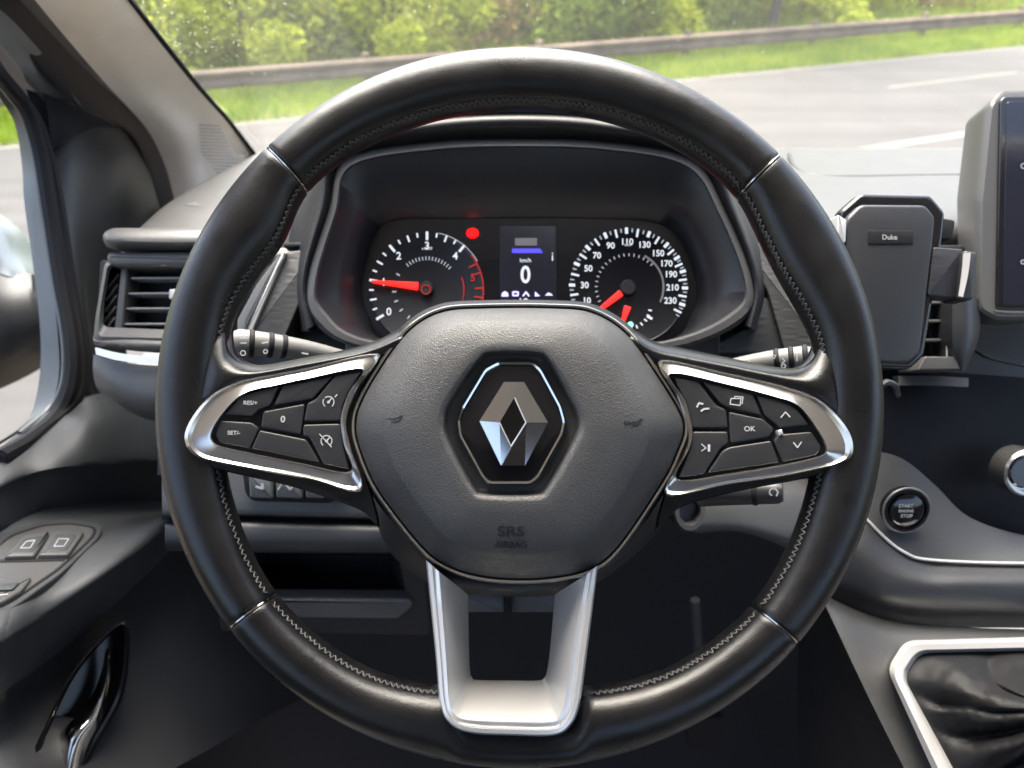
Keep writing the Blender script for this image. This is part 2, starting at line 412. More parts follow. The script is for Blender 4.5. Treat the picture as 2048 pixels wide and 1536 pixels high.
paint_w = M('road_paint', (.2, .185, .15), .7, var=.08, vscale=5)

# =================================================================== outside
EX = Vector((math.sin(R(66)), math.cos(R(66)), 0)); NX = Vector((-math.cos(R(66)), math.sin(R(66)), 0))
def G(e, s, z): q = EX*e+NX*s; return Vector((q.x, q.y, z))
def strip(name, s0, s1, e0, e1, z, mat, kind='structure'):
    v = [G(e0, s0, z), G(e1, s0, z), G(e1, s1, z), G(e0, s1, z)]
    return tag(mesh(name, v, [(0, 1, 2, 3)], mat, smooth=False), kind=kind)
g0 = mesh('ground', [Vector((-300, -300, -.02)), Vector((300, -300, -.02)), Vector((300, 400, -.02)), Vector((-300, 400, -.02))], [(0, 1, 2, 3)], earth, smooth=False); tag(g0, kind='structure')
strip('roadside_gravel', -14, 2.6, -60, 60, -.008, gravel)
strip('road', 2.6, 8.5, -120, 120, -.004, asphalt)
strip('road_near_edge_line', 5.02, 5.14, -120, 120, .0, paint_w)
strip('road_far_edge_line', 8.38, 8.44, -120, 120, .0, paint_w)
rl = strip('road_lane_dash', 7.0, 7.055, 8.25, 10.6, .0, paint_w)
for k in (-3, -2, -1, 1, 2, 3):
    c = rl.copy(); COL.objects.link(c); c.location = EX*(k*9.0)
# grass verge
def blades(n, s0, s1, e0, e1, h0, h1, wd):
    e = rng.uniform(e0, e1, n); s = rng.uniform(s0, s1, n); h = rng.uniform(h0, h1, n); a = rng.uniform(0, 2*math.pi, n)
    bend = rng.normal(0, .35, (n, 2))*h[:, None]
    base = e[:, None]*np.array([[EX.x, EX.y]])+s[:, None]*np.array([[NX.x, NX.y]])
    dx = np.stack([np.cos(a), np.sin(a)], 1)*wd
    v = np.zeros((n, 3, 3)); v[:, 0, :2] = base-dx; v[:, 1, :2] = base+dx; v[:, 2, :2] = base+bend; v[:, 2, 2] = h; v[:, :2, 2] = -.01
    return v.reshape(-1, 3)
vv = np.concatenate([blades(52000, 8.5, 10.0, -9, 16, .04, .13, .006), blades(26000, 10.0, 13.5, -11, 24, .1, .32, .012)])
me = bpy.data.meshes.new('grass_verge'); me.from_pydata(vv.tolist(), [], [(i, i+1, i+2) for i in range(0, len(vv), 3)]); me.materials.append(grass_m)
go = bpy.data.objects.new('grass_verge', me); COL.objects.link(go)
tag(go, 'bright green grass growing between the road and the crash barrier', 'grass', kind='stuff')
# crash barrier
gr = root('crash_barrier', 'long weathered steel crash barrier running along the far side of the road', 'guard rail', G(0, 9.8, 0))
sec = [(0, .12), (.03, .15), (.0, .19), (0, .215), (.03, .25), (.0, .32)]
sec = [(0, .12), (-.035, .145), (-.035, .18), (.0, .21), (.0, .235), (-.035, .265), (-.035, .30), (0, .33)]
sec = [(a, .10+(b-.12)*1.0) for a, b in sec]
v, f = [], []
es = [-40+i*2 for i in range(61)]
for e in es:
    for a, b in sec: v.append(G(e, 9.8+a, b))
    for a, b in reversed(sec): v.append(G(e, 9.8+a+.006, b))
n_ = len(sec)*2
for i in range(len(es)-1):
    for k in range(n_): f.append((i*n_+k, i*n_+(k+1) % n_, (i+1)*n_+(k+1) % n_, (i+1)*n_+k))
mesh('rail_beam', v, f, rail_m, gr, sharp=30)
for i in range(14):
    e = -12+i*2.4
    a = G(e, 9.84, -.02)
    bv, bf = [], []
    for dz in (-.02, .36):
        for (x, y) in ((-.04, 0), (.04, 0), (.04, .09), (-.04, .09)): bv.append(G(e+x, 9.812+y, dz))
    mesh('post', bv, [(0,3,2,1),(4,5,6,7),(0,1,5,4),(1,2,6,5),(2,3,7,6),(3,0,4,7)], rail_m, gr, smooth=False)
# bushes: crown (thousands of leaf-sized faces) + several stems
def crown_mesh(name, n, mat, seed, hz=1.0):
    r_ = np.random.default_rng(seed); k = 28
    cen = np.stack([r_.uniform(-1.1, 1.1, k), r_.uniform(-.7, .7, k), np.concatenate([r_.uniform(.0, .8, 20), r_.uniform(.8, 2.2, 8)])], 1); rad = r_.uniform(.3, .62, k)
    idx = r_.integers(0, k, n); d = r_.normal(size=(n, 3)); d /= np.linalg.norm(d, axis=1)[:, None]
    rr = rad[idx]*r_.uniform(.2, 1.05, n)**.5; c = cen[idx]+d*rr[:, None]; c[:, 2] = np.abs(c[:, 2])*hz
    s = r_.uniform(.03, .065, n); A = r_.normal(size=(n, 3)); A /= np.linalg.norm(A, axis=1)[:, None]
    B = np.cross(A, r_.normal(size=(n, 3))); B /= np.linalg.norm(B, axis=1)[:, None]
    v = np.stack([c-A*s[:, None], c+B*s[:, None]*.5, c+A*s[:, None], c-B*s[:, None]*.5], 1).reshape(-1, 3)
    m_ = bpy.data.meshes.new(name); m_.from_pydata(v.tolist(), [], [(i, i+1, i+2, i+3) for i in range(0, 4*n, 4)]); m_.materials.append(mat); return m_
crowns = {'y': [crown_mesh('crown', 13000, leaf_y, 1), crown_mesh('crown', 13000, leaf_y, 2)],
          'g': [crown_mesh('crown', 13000, leaf_g, 3), crown_mesh('crown', 12000, leaf_g, 4)],
          'b': [crown_mesh('crown', 6000, leaf_b, 5)]}
def stems(seed):
    r_ = random.Random(seed); parts = []
    for k in range(7):
        x, y = r_.uniform(-.5, .5), r_.uniform(-.3, .3); p = [Vector((x*.4, y*.4, -.05))]
        for j in range(4): p.append(Vector((x*(.4+.4*j)+r_.uniform(-.1, .1), y*(.4+.4*j), .45*(j+1))))
        parts.append(tube_data(p, [.035, .03, .024, .016, .008], 6))
    return merge(parts)
sv, sf = stems(3); sm = bpy.data.meshes.new('stem'); sm.from_pydata([tuple(q) for q in sv], [], sf); sm.materials.append(bark)
bush_list = [(-2.6, 12.2, 'g', 'green bush seen through the side window at the left edge'),
 (-.6, 11.8, 'y', 'yellow green bush hidden mostly behind the cream windscreen pillar'),
 (1.0, 11.9, 'y', 'yellow green bush seen right beside the windscreen pillar'),
 (2.3, 12.5, 'g', 'darker green bush second from the windscreen pillar'),
 (3.2, 11.7, 'y', 'bright yellow green bush above the top left of the steering wheel'),
 (4.6, 12.5, 'b', 'brownish twiggy bush above the steering wheel between green ones'),
 (6.0, 11.8, 'g', 'green bush straight above the steering wheel top'),
 (7.4, 12.0, 'y', 'light green bush above the right part of the steering wheel'),
 (8.9, 12.4, 'g', 'green bush left of the dark tree trunk'),
 (11.0, 12.4, 'y', 'pale yellow green bush right of the dark tree trunk'),
 (12.8, 12.7, 'y', 'tall yellow green bush in the middle of the right hand hedge'),
 (14.6, 12.6, 'b', 'orange brown bush near the right end of the hedge'),
 (17.2, 14.0, 'g', 'distant green bush at the far right end of the hedge'),
 (20.5, 16.0, 'y', 'pale bush furthest right behind the crash barrier')]
for i, (e, s, k, lb) in enumerate(bush_list):
    b = root('bush', lb, 'bush', G(e, s, 0), 'bushes beyond the crash barrier')
    b.rotation_euler = (0, 0, R(-24)+random.uniform(-.5, .5)+(math.pi if i % 2 else 0)); sc_ = random.uniform(.85, 1.15); b.scale = (sc_*1.25, sc_, sc_)
    c = bpy.data.objects.new('crown', crowns[k][i % len(crowns[k])]); COL.objects.link(c); c.parent = b
    t = bpy.data.objects.new('stem', sm); COL.objects.link(t); t.parent = b
tr = root('tree', 'dark slim tree trunk rising between two green bushes behind the barrier', 'tree', G(9.75, 11.0, 0))
tube('trunk', [G(9.75, 11.0, -.1), G(9.8, 11.0, .8), G(9.72, 11.05, 2), G(9.8, 11, 4)], [.09, .075, .06, .04], bark, tr)
c = bpy.data.objects.new('crown', crowns['y'][0]); COL.objects.link(c); c.parent = tr; c.location = (0, 0, 2.6)

# =================================================================== van shell
pil = root('windscreen_pillar', 'cream fabric windscreen pillar with ribbed speaker grille at its foot', 'pillar trim', P(400, 250, .95))
rows = [[(52, -40, .66), (70, 0, .68), (205, 160, .81), (290, 253, .90), (328, 325, .95), (352, 410, .97)],
        [(120, -45, .665), (140, 0, .685), (262, 160, .82), (350, 262, .905), (385, 330, .95), (405, 402, .97)],
        [(190, -45, .68), (205, 0, .70), (325, 160, .84), (420, 270, .95), (455, 330, 1.0), (470, 392, 1.02)],
        [(245, -40, .705), (258, 0, .72), (384, 164, .86), (455, 245, .95), (513, 321, 1.05), (560, 385, 1.12)]]
patch('pillar_cover', rows, cream, pil, nu=5, nv=6, thick=.02)
gl = []
for i in range(17):
    t = i/16; y = 250+t*108; x0 = 398+8*t+max(0, t-.5)*70; x1 = 440+38*min(1, t*1.6)+(14 if t > .5 else 0)
    d0 = .925+.05*t; d1 = .935+.075*t
    gl.append(tube_data([P(x0, y, d0-.001), P((x0+x1)/2, y+1, (d0+d1)/2-.0055), P(x1, y+2, d1-.004)], .0008, 5))
v, f = merge(gl); mesh('speaker_grille', v, f, cream_d, pil)
ptube('pillar_edge_seal', [(250, -40, .706), (263, 0, .722), (388, 162, .862), (460, 245, .955), (518, 320, 1.052)], .003, rubber, pil)

ws = root('windscreen', 'large clean windscreen glass with a few raindrops, road visible through it', 'windscreen', V(.35, 1.07, -.3))
WB0, WB1, WT0, WT1 = V(-.38, 1.075, -.305), V(1.25, 1.075, -.305), V(-.38, .39, .26), V(1.25, .39, .26)
v = [WB0, WB1, WT1, WT0]; nrm = (WB1-WB0).cross(WT0-WB0).normalized()
v2 = [q+nrm*.004 for q in v]
mesh('glass_pane', v, [(0, 1, 2, 3)], wind_glass, ws, smooth=False)
def on_ws(px, py):
    r = ray(px, py); t = (WB0-CAM).dot(nrm)/r.dot(nrm); return CAM+r*t
parts = []
for i in range(520):
    if i < 230: px, py = random.gauss(395, 75), random.gauss(85, 55)
    else: px, py = random.uniform(280, 1950), random.uniform(-30, 260)
    q = on_ws(px, py)
    if (px-263) < (py)*.8: continue
    s = random.choice([.0005, .0006, .0008, .0011]); u = (WB1-WB0).normalized(); vv_ = (WT0-WB0).normalized()
    vs_, fs = [], []
    for j, (rr, hh) in enumerate([(1, 0), (.8, .45), (.4, .7)]):
        for k in range(8):
            a = 2*math.pi*k/8; vs_.append(q+u*math.cos(a)*rr*s+vv_*math.sin(a)*rr*s*1.25-nrm*0+nrm*(.001+hh*s*.8)*(1 if nrm.y > 0 else -1))
    for j in range(2):
        for k in range(8): fs.append((j*8+k, j*8+(k+1) % 8, j*8+8+(k+1) % 8, j*8+8+k))
    fs.append(tuple(range(16, 24))); fs.append(tuple(range(7, -1, -1))); parts.append((vs_, fs))
v, f = merge(parts); o = mesh('raindrops', v, f, drop_m, None); tag(o, 'small raindrops scattered over the windscreen glass near the pillar', 'water drops', kind='stuff')

rf = root('cab_roof', 'pale fabric headliner of the van cab above the windscreen', 'roof', V(.35, 0, .3))
v, f = merge([box_data(V(-.60, -.35, .30), V(1.35, .40, .33))]); mesh('headliner', v, f, headliner, rf, smooth=False)

cb = root('cab_shell', 'body of the van cab around and behind the driver', 'van body', V(.35, -.3, -.9))
cabm = M('cab_trim', (.16, .16, .165), .8); 
v, f = merge([box_data(V(-.60, -1.0, -1.1), V(1.50, -.95, -.1)), box_data(V(-.60, -1.0, -.1), V(.15, -.95, .33)), box_data(V(-.55, -.95, .30), V(1.45, -.35, .33)), box_data(V(-.60, -.95, -1.45), V(1.50, 1.2, -1.4)), box_data(V(1.45, -.95, -1.1), V(1.5, 1.05, -.32)), 
              box_data(V(-.60, -.95, -1.1), V(-.55, .2, -.32)),  box_data(V(-.60, .2, -1.1), V(-.55, 1.05, -.62)), box_data(V(-.55, 1.10, -1.1), V(1.45, 1.15, -.36))])
a_, b_ = V(0, 1.085, -.31), V(0, .385, .265); v2 = []
for q in (a_, b_):
    for x in (-.412, -.60):
        for z in (0, .03): v2.append(Vector((x, q.y, q.z+z+.004)))
v, f = merge([(v, f), (v2, [(0, 2, 6, 4), (1, 5, 7, 3), (0, 4, 5, 1), (2, 3, 7, 6), (0, 1, 3, 2), (4, 6, 7, 5)])])
mesh('cab_wall', v, f, cabm, cb, smooth=False)

# =================================================================== driver's door
dr = root('driver_door', 'grey plastic driver door with armrest switches and window at the left', 'door', V(-.42, .3, -.45))
# weather seal band between pillar and door
patch('door_aperture_seal', [
    [(-40, -80, .66), (0, -30, .70), (70, 0, .75), (205, 160, .885), (290, 253, .975), (328, 325, 1.025), (350, 420, 1.05)],
    [(-60, -40, .64), (-10, 5, .68), (40, 60, .73), (170, 205, .86), (262, 268, .955), (300, 335, 1.0), (330, 420, 1.03)],
    [(-80, 0, .64), (-20, 30, .67), (10, 60, .70), (165, 222, .85), (240, 253, .945), (285, 318, .99), (314, 415, 1.02)]], rubber, dr, nu=4, nv=6, thick=.01)
# upper window frame strip
patch('window_frame', [
    [(-30, -5, .66), (20, 40, .70), (90, 120, .78), (165, 222, .85)],
    [(-40, 20, .65), (10, 65, .69), (75, 145, .77), (130, 205, .83)],
    [(-50, 50, .645), (0, 95, .69), (50, 160, .76), (90, 205, .81)]], frame_m, dr, thick=.01)
# corner panel
patch('corner_panel', [
    [(52, 178, .80), (165, 218, .845), (238, 252, .94), (283, 318, .985), (318, 430, 1.0)],
    [(66, 225, .79), (155, 245, .825), (222, 278, .90), (262, 338, .95), (290, 440, .97)],
    [(96, 330, .775), (150, 345, .79), (205, 370, .84), (238, 420, .90), (262, 480, .93)],
    [(122, 500, .755), (155, 510, .77), (205, 530, .82), (225, 560, .86), (245, 590, .9)],
    [(165, 690, .735), (180, 690, .745), (205, 695, .79), (225, 705, .83), (245, 715, .87)],
    [(166, 790, .73), (182, 785, .74), (205, 780, .77), (228, 785, .81), (260, 800, .85)]], door_dark, dr, nu=4, nv=5, thick=.01)
patch('corner_cover', [
    [(84, 186, .79), (166, 219, .838), (240, 256, .93)],
    [(92, 205, .785), (150, 232, .815), (190, 252, .85)],
    [(104, 300, .772), (118, 290, .775), (126, 280, .78)]], rubber, dr, thick=.003)
# window channel and rubbers
ptube('window_rubber', [(-60, 60, .63), (0, 150, .69), (52, 215, .735), (80, 300, .75), (97, 400, .745), (122, 560, .735), (145, 690, .725), (142, 770, .72), (115, 830, .71), (60, 880, .67), (0, 915, .63)], .0075, rubber, dr)
ptube('window_rubber', [(-60, 70, .64), (0, 168, .70), (45, 232, .745), (70, 315, .76), (82, 400, .755), (108, 560, .745), (128, 690, .735), (124, 770, .73), (96, 822, .72), (40, 868, .68)], .003, frame_m, dr, label='thin pale edge of the window seal')
rowsf = [[(-60, 95, .66), (0, 195, .72), (30, 250, .76), (44, 330, .775), (48, 400, .77), (62, 502, .765), (79, 640, .75), (80, 742, .745), (62, 827, .73), (18, 870, .70), (-40, 900, .66)],
         [(-60, 80, .65), (0, 172, .71), (42, 236, .75), (66, 320, .765), (82, 400, .76), (98, 502, .755), (113, 640, .745), (118, 745, .74), (98, 815, .725), (44, 855, .69), (-20, 895, .65)]]
patch('window_channel', rowsf, frame_m, dr, nu=2, nv=5, thick=.008)
ptube('window_rubber', [(-50, 85, .63), (15, 170, .70), (70, 235, .75), (98, 320, .765), (116, 400, .76), (140, 560, .75), (161, 690, .738), (160, 776, .73), (130, 822, .715), (90, 855, .69), (0, 920, .63)], .006, rubber, dr)
# window pane
v = [P(-120, 60, .68), P(52, 220, .77), P(85, 500, .775), P(90, 745, .76), P(60, 840, .74), P(-100, 950, .66)]
mesh('window_pane', v, [(0, 1, 2, 3, 4, 5)], side_glass, dr, smooth=False)
# top ledge and side
patch('door_top_ledge', [
    [(-60, 945, .62), (0, 897, .65), (44, 858, .69), (96, 823, .715), (130, 818, .72), (163, 776, .74), (205, 770, .78), (262, 790, .84), (330, 810, .9)],
    [(-60, 975, .60), (0, 925, .63), (60, 885, .665), (120, 858, .69), (170, 845, .70), (215, 838, .73), (260, 845, .77), (320, 860, .82), (380, 870, .88)],
    [(-60, 1015, .585), (0, 968, .61), (60, 941, .64), (112, 928, .655), (170, 922, .68), (223, 919, .71), (280, 915, .75), (330, 915, .79), (390, 920, .85)],
    [(-60, 1035, .59), (0, 990, .612), (60, 962, .644), (112, 948, .66), (170, 942, .687), (223, 939, .72), (280, 936, .757), (330, 934, .8), (390, 940, .86)],
    [(-60, 1110, .60), (0, 1064, .615), (50, 1036, .645), (89, 1020, .665), (140, 1010, .69), (201, 1004, .725), (260, 1004, .762), (310, 1008, .80), (380, 1015, .86)]], door_m, dr, nu=4, nv=4, thick=.01)
# armrest
patch('armrest', [
    [(-60, 1108, .60), (0, 1063, .616), (89, 1019, .665), (201, 1003, .725), (300, 1004, .79), (330, 1010, .81)],
    [(-60, 1190, .54), (0, 1150, .56), (89, 1098, .61), (180, 1060, .665), (270, 1035, .73), (325, 1022, .79)],
    [(-60, 1275, .485), (0, 1232, .50), (89, 1180, .555), (200, 1110, .61), (290, 1055, .68), (330, 1030, .74)],
    [(-60, 1322, .47), (0, 1279, .485), (89, 1222, .54), (215, 1136, .595), (300, 1072, .665), (332, 1045, .72)],
    [(-60, 1345, .475), (0, 1300, .49), (89, 1245, .545), (218, 1156, .60), (303, 1090, .67), (336, 1062, .73)],
    [(-60, 1440, .50), (0, 1388, .515), (89, 1325, .57), (220, 1215, .625), (310, 1130, .70), (345, 1095, .77)]], door_m, dr, nu=4, nv=5, thick=.006)
patch('lower_panel', [
    [(-60, 1430, .505), (0, 1380, .52), (89, 1318, .575), (220, 1210, .63), (310, 1125, .705), (420, 1060, .80)],
    [(-60, 1500, .52), (0, 1460, .53), (110, 1390, .58), (250, 1300, .645), (350, 1220, .72), (470, 1150, .83)],
    [(-60, 1600, .50), (20, 1540, .52), (160, 1480, .57), (300, 1400, .64), (420, 1320, .73), (540, 1260, .86)],
    [(-20, 1700, .47), (80, 1660, .50), (220, 1600, .56), (380, 1520, .63), (520, 1440, .74), (640, 1380, .88)]], door_dark, dr, nu=5, nv=5, thick=.02)
# switch panel on the armrest: a frame lying on the armrest top
AF_O = P(110, 1110, .597)
ax = (P(0, 1150, .56)-P(180, 1060, .665)).normalized(); 
class Free(Frame):
    def __init__(s, O, u, n): s.O = O; s.w = n.normalized(); s.u = (u-s.w*u.dot(s.w)).normalized(); s.v = s.w.cross(s.u)
a_, b_, c_ = P(0, 1150, .56), P(180, 1060, .665), P(89, 1180, .555)
nn_ = (b_-a_).cross(c_-a_); nn_ = nn_ if nn_.z > 0 else -nn_
AF = Free(a_+Vector((0, 0, .001)), b_-a_, nn_)
sp = plate(AF, 'switch_panel', [(-40, 1112), (20, 1060), (80, 1041), (140, 1037), (208, 1048), (200, 1074), (124, 1146), (28, 1214), (-40, 1242)], -.006, .005, door_m, dr, r=18, bev=.0015)
plate(AF, 'switch_well', [(-36, 1116), (22, 1068), (84, 1049), (140, 1045), (196, 1054), (188, 1074), (118, 1140), (24, 1204), (-36, 1230)], .0, .0056, rubber, sp, r=16, bev=.0005)
plate(AF, 'switch_surround', [(-34, 1118), (24, 1072), (84, 1052), (140, 1048), (190, 1056), (184, 1073), (116, 1136), (24, 1199), (-34, 1226)], .0, .0064, vent_m, sp, r=16, bev=.001)
for q in ([(8, 1112), (46, 1070), (100, 1062), (70, 1110)], [(76, 1109), (106, 1061), (170, 1062), (138, 1108)]):
    wsw = plate(AF, 'window_switch', q, .002, .0105, vent_m, sp, r=4, bev=.0018)
    c_ = lerp2(q, [tuple(np.mean(np.array(q), axis=0))]*4, .3)
    plate(AF, 'finger_dish', c_, .009, .0109, door_m, wsw, r=6, bev=.0008)
    marks('symbol', [line_data(AF, lerp2(c_, [tuple(np.mean(np.array(c_), axis=0))]*4, .55), 1.2, .0111, closed=True)], white_mk, wsw)
plate(AF, 'switch_gap', [(0, 1118), (132, 1115), (128, 1121), (0, 1124)], .002, .0070, rubber, sp, r=1, bev=.0003)
mj = plate(AF, 'mirror_adjuster', [(-34, 1176), (-14, 1156), (66, 1154), (42, 1182), (8, 1202), (-34, 1214)], .002, .0095, vent_m, sp, r=6, bev=.002)
plate(AF, 'rocker', [(-10, 1166), (40, 1164), (26, 1178), (-20, 1180)], .009, .0112, door_m, mj, r=3, bev=.0008)
marks('symbol', [line_data(AF, [(0, 1190), (16, 1188)], 1.6, .0098)], white_mk, mj)
# door pull recess and lever
HF = Frame(170, 1400, .572, tilt=8, yaw=46)
rec = [(252, 1243), (196, 1282), (140, 1350), (95, 1440), (55, 1545), (100, 1600), (150, 1570), (195, 1490), (243, 1400), (258, 1320)]
rec_i = [(243, 1256), (200, 1290), (148, 1356), (106, 1442), (72, 1540), (105, 1585), (145, 1550), (186, 1480), (232, 1395), (247, 1320)]
h = loft(HF, 'handle_recess', [(rec, -.02), (rec, .004), (lerp2(rec, rec_i, .5), .007), (rec_i, .004), (rec_i, -.016)], M('recess_black', (.005, .005, .007), .22, spec=.35), dr, caps=(False, True), n=6)
patch('pull_lever', [
    [(211, 1300, .004), (200, 1352, .0), (172, 1412, -.002), (120, 1470, -.004), (100, 1560, -.006)],
    [(214, 1305, .008), (212, 1362, .009), (188, 1430, .010), (150, 1480, .012), (130, 1570, .010)],
    [(216, 1308, .004), (217, 1368, .004), (203, 1440, .005), (178, 1500, .005), (168, 1580, .002)]], chrome_d, h, nu=5, nv=6, thick=.004, fr=HF)

# mirror outside
mr_ = root('door_mirror', 'grey exterior door mirror seen through the side window', 'mirror', P(-10, 600, 1.05))
patch('mirror_housing', [
    [(-90, 560, 1.02), (-40, 530, 1.04), (20, 540, 1.06), (62, 548, 1.06)],
    [(-90, 600, .98), (-40, 585, 1.0), (15, 600, 1.02), (66, 600, 1.04)],
    [(-90, 700, .98), (-40, 690, 1.0), (20, 690, 1.02), (78, 660, 1.04)],
    [(-90, 790, 1.02), (-40, 770, 1.04), (20, 740, 1.06), (80, 700, 1.06)]], door_dark, mr_, thick=.06)
patch('mirror_cap', [
    [(-90, 400, 1.06), (-50, 410, 1.07), (0, 450, 1.08), (30, 505, 1.08), (60, 548, 1.08)],
    [(-90, 470, 1.02), (-50, 475, 1.03), (-10, 500, 1.05), (25, 530, 1.06), (60, 556, 1.07)],
    [(-90, 570, 1.01), (-50, 545, 1.02), (-10, 545, 1.04), (25, 555, 1.05), (60, 564, 1.07)]], M('mirror_cap_paint', (.16, .19, .21), .3, coat=.5), mr_, thick=.05)

# =================================================================== dashboard
da = root('dashboard', 'grey moulded dashboard behind the steering wheel', 'dashboard', V(.2, .8, -.4))
cols = [(-.358, -.018), (-.352, -.004), (-.33, 0), (-.2, 0), (0, 0), (.2, 0), (.5, 0), (.9, 0), (1.2, 0)]
prof = [(.645, -.300), (.625, -.293), (.614, -.276), (.626, -.260), (.72, -.256), (.85, -.268), (.98, -.284), (1.075, -.296)]
rows = [[V(x, y+(.06 if (x > .25 and y < .7) else 0)+(.034 if x < -.355 else .010 if x < -.35 else 0), z+dz) for x, dz in cols] for y, z in prof]
patch('top_pad', rows, dash_top_m, da, nu=4, nv=4, thick=.02)
o = tube('pad_seam', [Vector(q) for q in spline([onZ(1578, 308, -.281), onZ(1588, 332, -.277), onZ(1620, 349, -.272), onZ(1700, 354, -.270), onZ(1850, 352, -.271), onZ(2048, 350, -.2712), onZ(2200, 349, -.2715)], 6)], .0022, dash_dark, da)
# demister vent near pillar
patch('demister_vent', [[(368, 410, .745), (400, 402, .76), (450, 396, .78)], [(400, 412, .742), (430, 409, .75), (460, 408, .755)]], frame_m, da, thick=.002)
# instrument hood
BZ = [(690, 318), (860, 284), (1040, 278), (1220, 284), (1385, 318), (1452, 420), (1507, 560), (1490, 640), (1340, 700), (1060, 715), (740, 700), (628, 645), (612, 560), (655, 420)]
patch('instrument_hood', [
    [(628, 650, .575), (612, 560, .575), (655, 420, .58), (690, 318, .585), (860, 284, .587), (1040, 278, .588), (1220, 284, .587), (1385, 318, .585), (1452, 420, .58), (1507, 560, .575), (1492, 650, .575)],
    [(616, 658, .572), (604, 560, .572), (645, 410, .572), (672, 300, .572), (850, 258, .572), (1040, 246, .572), (1220, 258, .572), (1405, 300, .572), (1462, 410, .572), (1516, 560, .572), (1502, 655, .572)],
    [(613, 660, .58), (601, 560, .58), (640, 400, .58), (662, 286, .58), (848, 238, .578), (1040, 226, .578), (1222, 238, .578), (1412, 288, .58), (1468, 400, .58), (1520, 560, .58), (1506, 658, .58)],
    [(615, 662, .61), (603, 562, .61), (638, 392, .61), (655, 276, .61), (846, 224, .605), (1040, 212, .605), (1224, 224, .605), (1420, 276, .61), (1472, 392, .61), (1519, 562, .61), (1504, 660, .61)],
    [(560, 664, .72), (545, 566, .72), (560, 430, .74), V(-.19, .90, -.24), V(-.1, .93, -.225), V(.01, .94, -.22), V(.12, .93, -.225), V(.21, .90, -.24), (1560, 430, .74), (1575, 566, .72), (1560, 662, .72)]],
    dash_dark, da, nu=5, nv=5, thick=.008, sharp=60)
# dash face left of cluster, behind decor
patch('front_face', [
    [(350, 470, .69), (450, 465, .68), (560, 455, .67), (700, 440, .68), (1040, 430, .70), (1400, 440, .68), (1520, 455, .67), (1650, 470, .68), (1800, 500, .70), (2100, 540, .74)],
    [(330, 620, .675), (430, 610, .665), (540, 600, .655), (700, 600, .66), (1040, 600, .68), (1400, 600, .66), (1540, 600, .655), (1660, 620, .665), (1800, 640, .68), (2100, 680, .71)],
    [(320, 760, .67), (420, 760, .66), (540, 750, .65), (700, 750, .65), (1040, 750, .66), (1400, 750, .65), (1560, 750, .65), (1680, 760, .66), (1800, 780, .67), (2100, 800, .69)],
    [(315, 950, .67), (420, 950, .66), (540, 950, .65), (700, 950, .65), (1040, 950, .65), (1400, 950, .65), (1560, 950, .65), (1680, 950, .66), (1800, 950, .67), (2100, 950, .69)]],
    dash_dark, da, nu=4, nv=4, thick=.01)
DF = Frame(560, 590, .63, tilt=6)
plate(DF, 'decor_panel', [(570, 503), (632, 498), (618, 560), (566, 682), (500, 672)], -.02, .004, decor, da, r=3)
plate(DF, 'trim_strip', [(562, 508), (572, 503), (501, 668), (489, 668)], -.01, .008, silver_b, da, r=2)
plate(DF, 'decor_edge', [(556, 510), (563, 507), (494, 640), (488, 668), (474, 662), (474, 640), (512, 570)], -.02, .003, frame_m, da, r=3)
plate(DF, 'seam', [(566, 486), (640, 484), (640, 491), (566, 493)], -.012, .002, black, da, r=1, bev=.0004)
DR = Frame(1560, 590, .63, tilt=6)
plate(DR, 'decor_panel', [(1480, 484), (1520, 486), (1590, 590), (1650, 700), (1571, 706), (1536, 584), (1505, 525)], -.02, .004, decor, da, r=3)
plate(DR, 'dark_decor_panel', [(1524, 590), (1540, 600), (1570, 706), (1400, 706), (1420, 690), (1500, 650)], -.02, .001, decor_d, da, r=3)

# lower dash, left
LF = Frame(610, 1000, .60, tilt=-8)
patch('lower_fascia', [
    [(324, 905, .0), (470, 900, .0), (620, 900, .0), (800, 900, .0)],
    [(324, 935, .004), (470, 932, .004), (620, 935, .004), (800, 940, .004)],
    [(324, 1020, .010), (470, 1018, .010), (620, 1022, .010), (800, 1026, .010)],
    [(324, 1034, .004), (470, 1030, .004), (620, 1034, .004), (800, 1038, .004)],
    [(324, 1040, -.02), (470, 1036, -.02), (620, 1040, -.02), (800, 1044, -.02)]], vent_m, da, thick=.01, fr=LF)
sp2 = plate(LF, 'switch_bezel', [(484, 940), (702, 940), (690, 990), (662, 1007), (505, 1003), (490, 988)], -.005, .0145, rubber, da, r=10, bev=.001)
for (x0, x1) in ((496, 546), (549, 605), (608, 668)):
    b = plate(LF, 'switch', [(x0, 948), (x1, 948), (x1 if x1 < 660 else 648, 998), (x0+3, 996)], .008, .020, frame_m, sp2, r=4, bev=.002)
marks('switch_symbol', [line_data(LF, [(512, 973), (526, 977), (524, 967)], 5, .021), line_data(LF, [(562, 969), (556, 979)], 3, .021), line_data(LF, [(572, 969), (580, 979), (588, 969)], 4, .021), line_data(LF, [(612, 969), (606, 979)], 3, .021), line_data(LF, [(622, 977), (630, 969), (640, 977)], 4, .021)], white_mk, sp2)
patch('knee_panel', [
    [(330, 1044, .61), (470, 1042, .60), (640, 1046, .60), (840, 1052, .60)],
    [(330, 1052, .60), (470, 1050, .59), (640, 1054, .59), (840, 1060, .59)],
    [(330, 1085, .60), (470, 1085, .59), (640, 1088, .59), (840, 1092, .59)],
    [(330, 1102, .61), (470, 1102, .60), (640, 1103, .60), (850, 1106, .60)]], dashm, da, thick=.02)
KF = Frame(670, 1150, .62, tilt=-15)
cb_o = [(440, 1085), (840, 1092), (860, 1270), (440, 1262)]; cb_i = [(470, 1104), (795, 1106), (815, 1196), (500, 1194)]
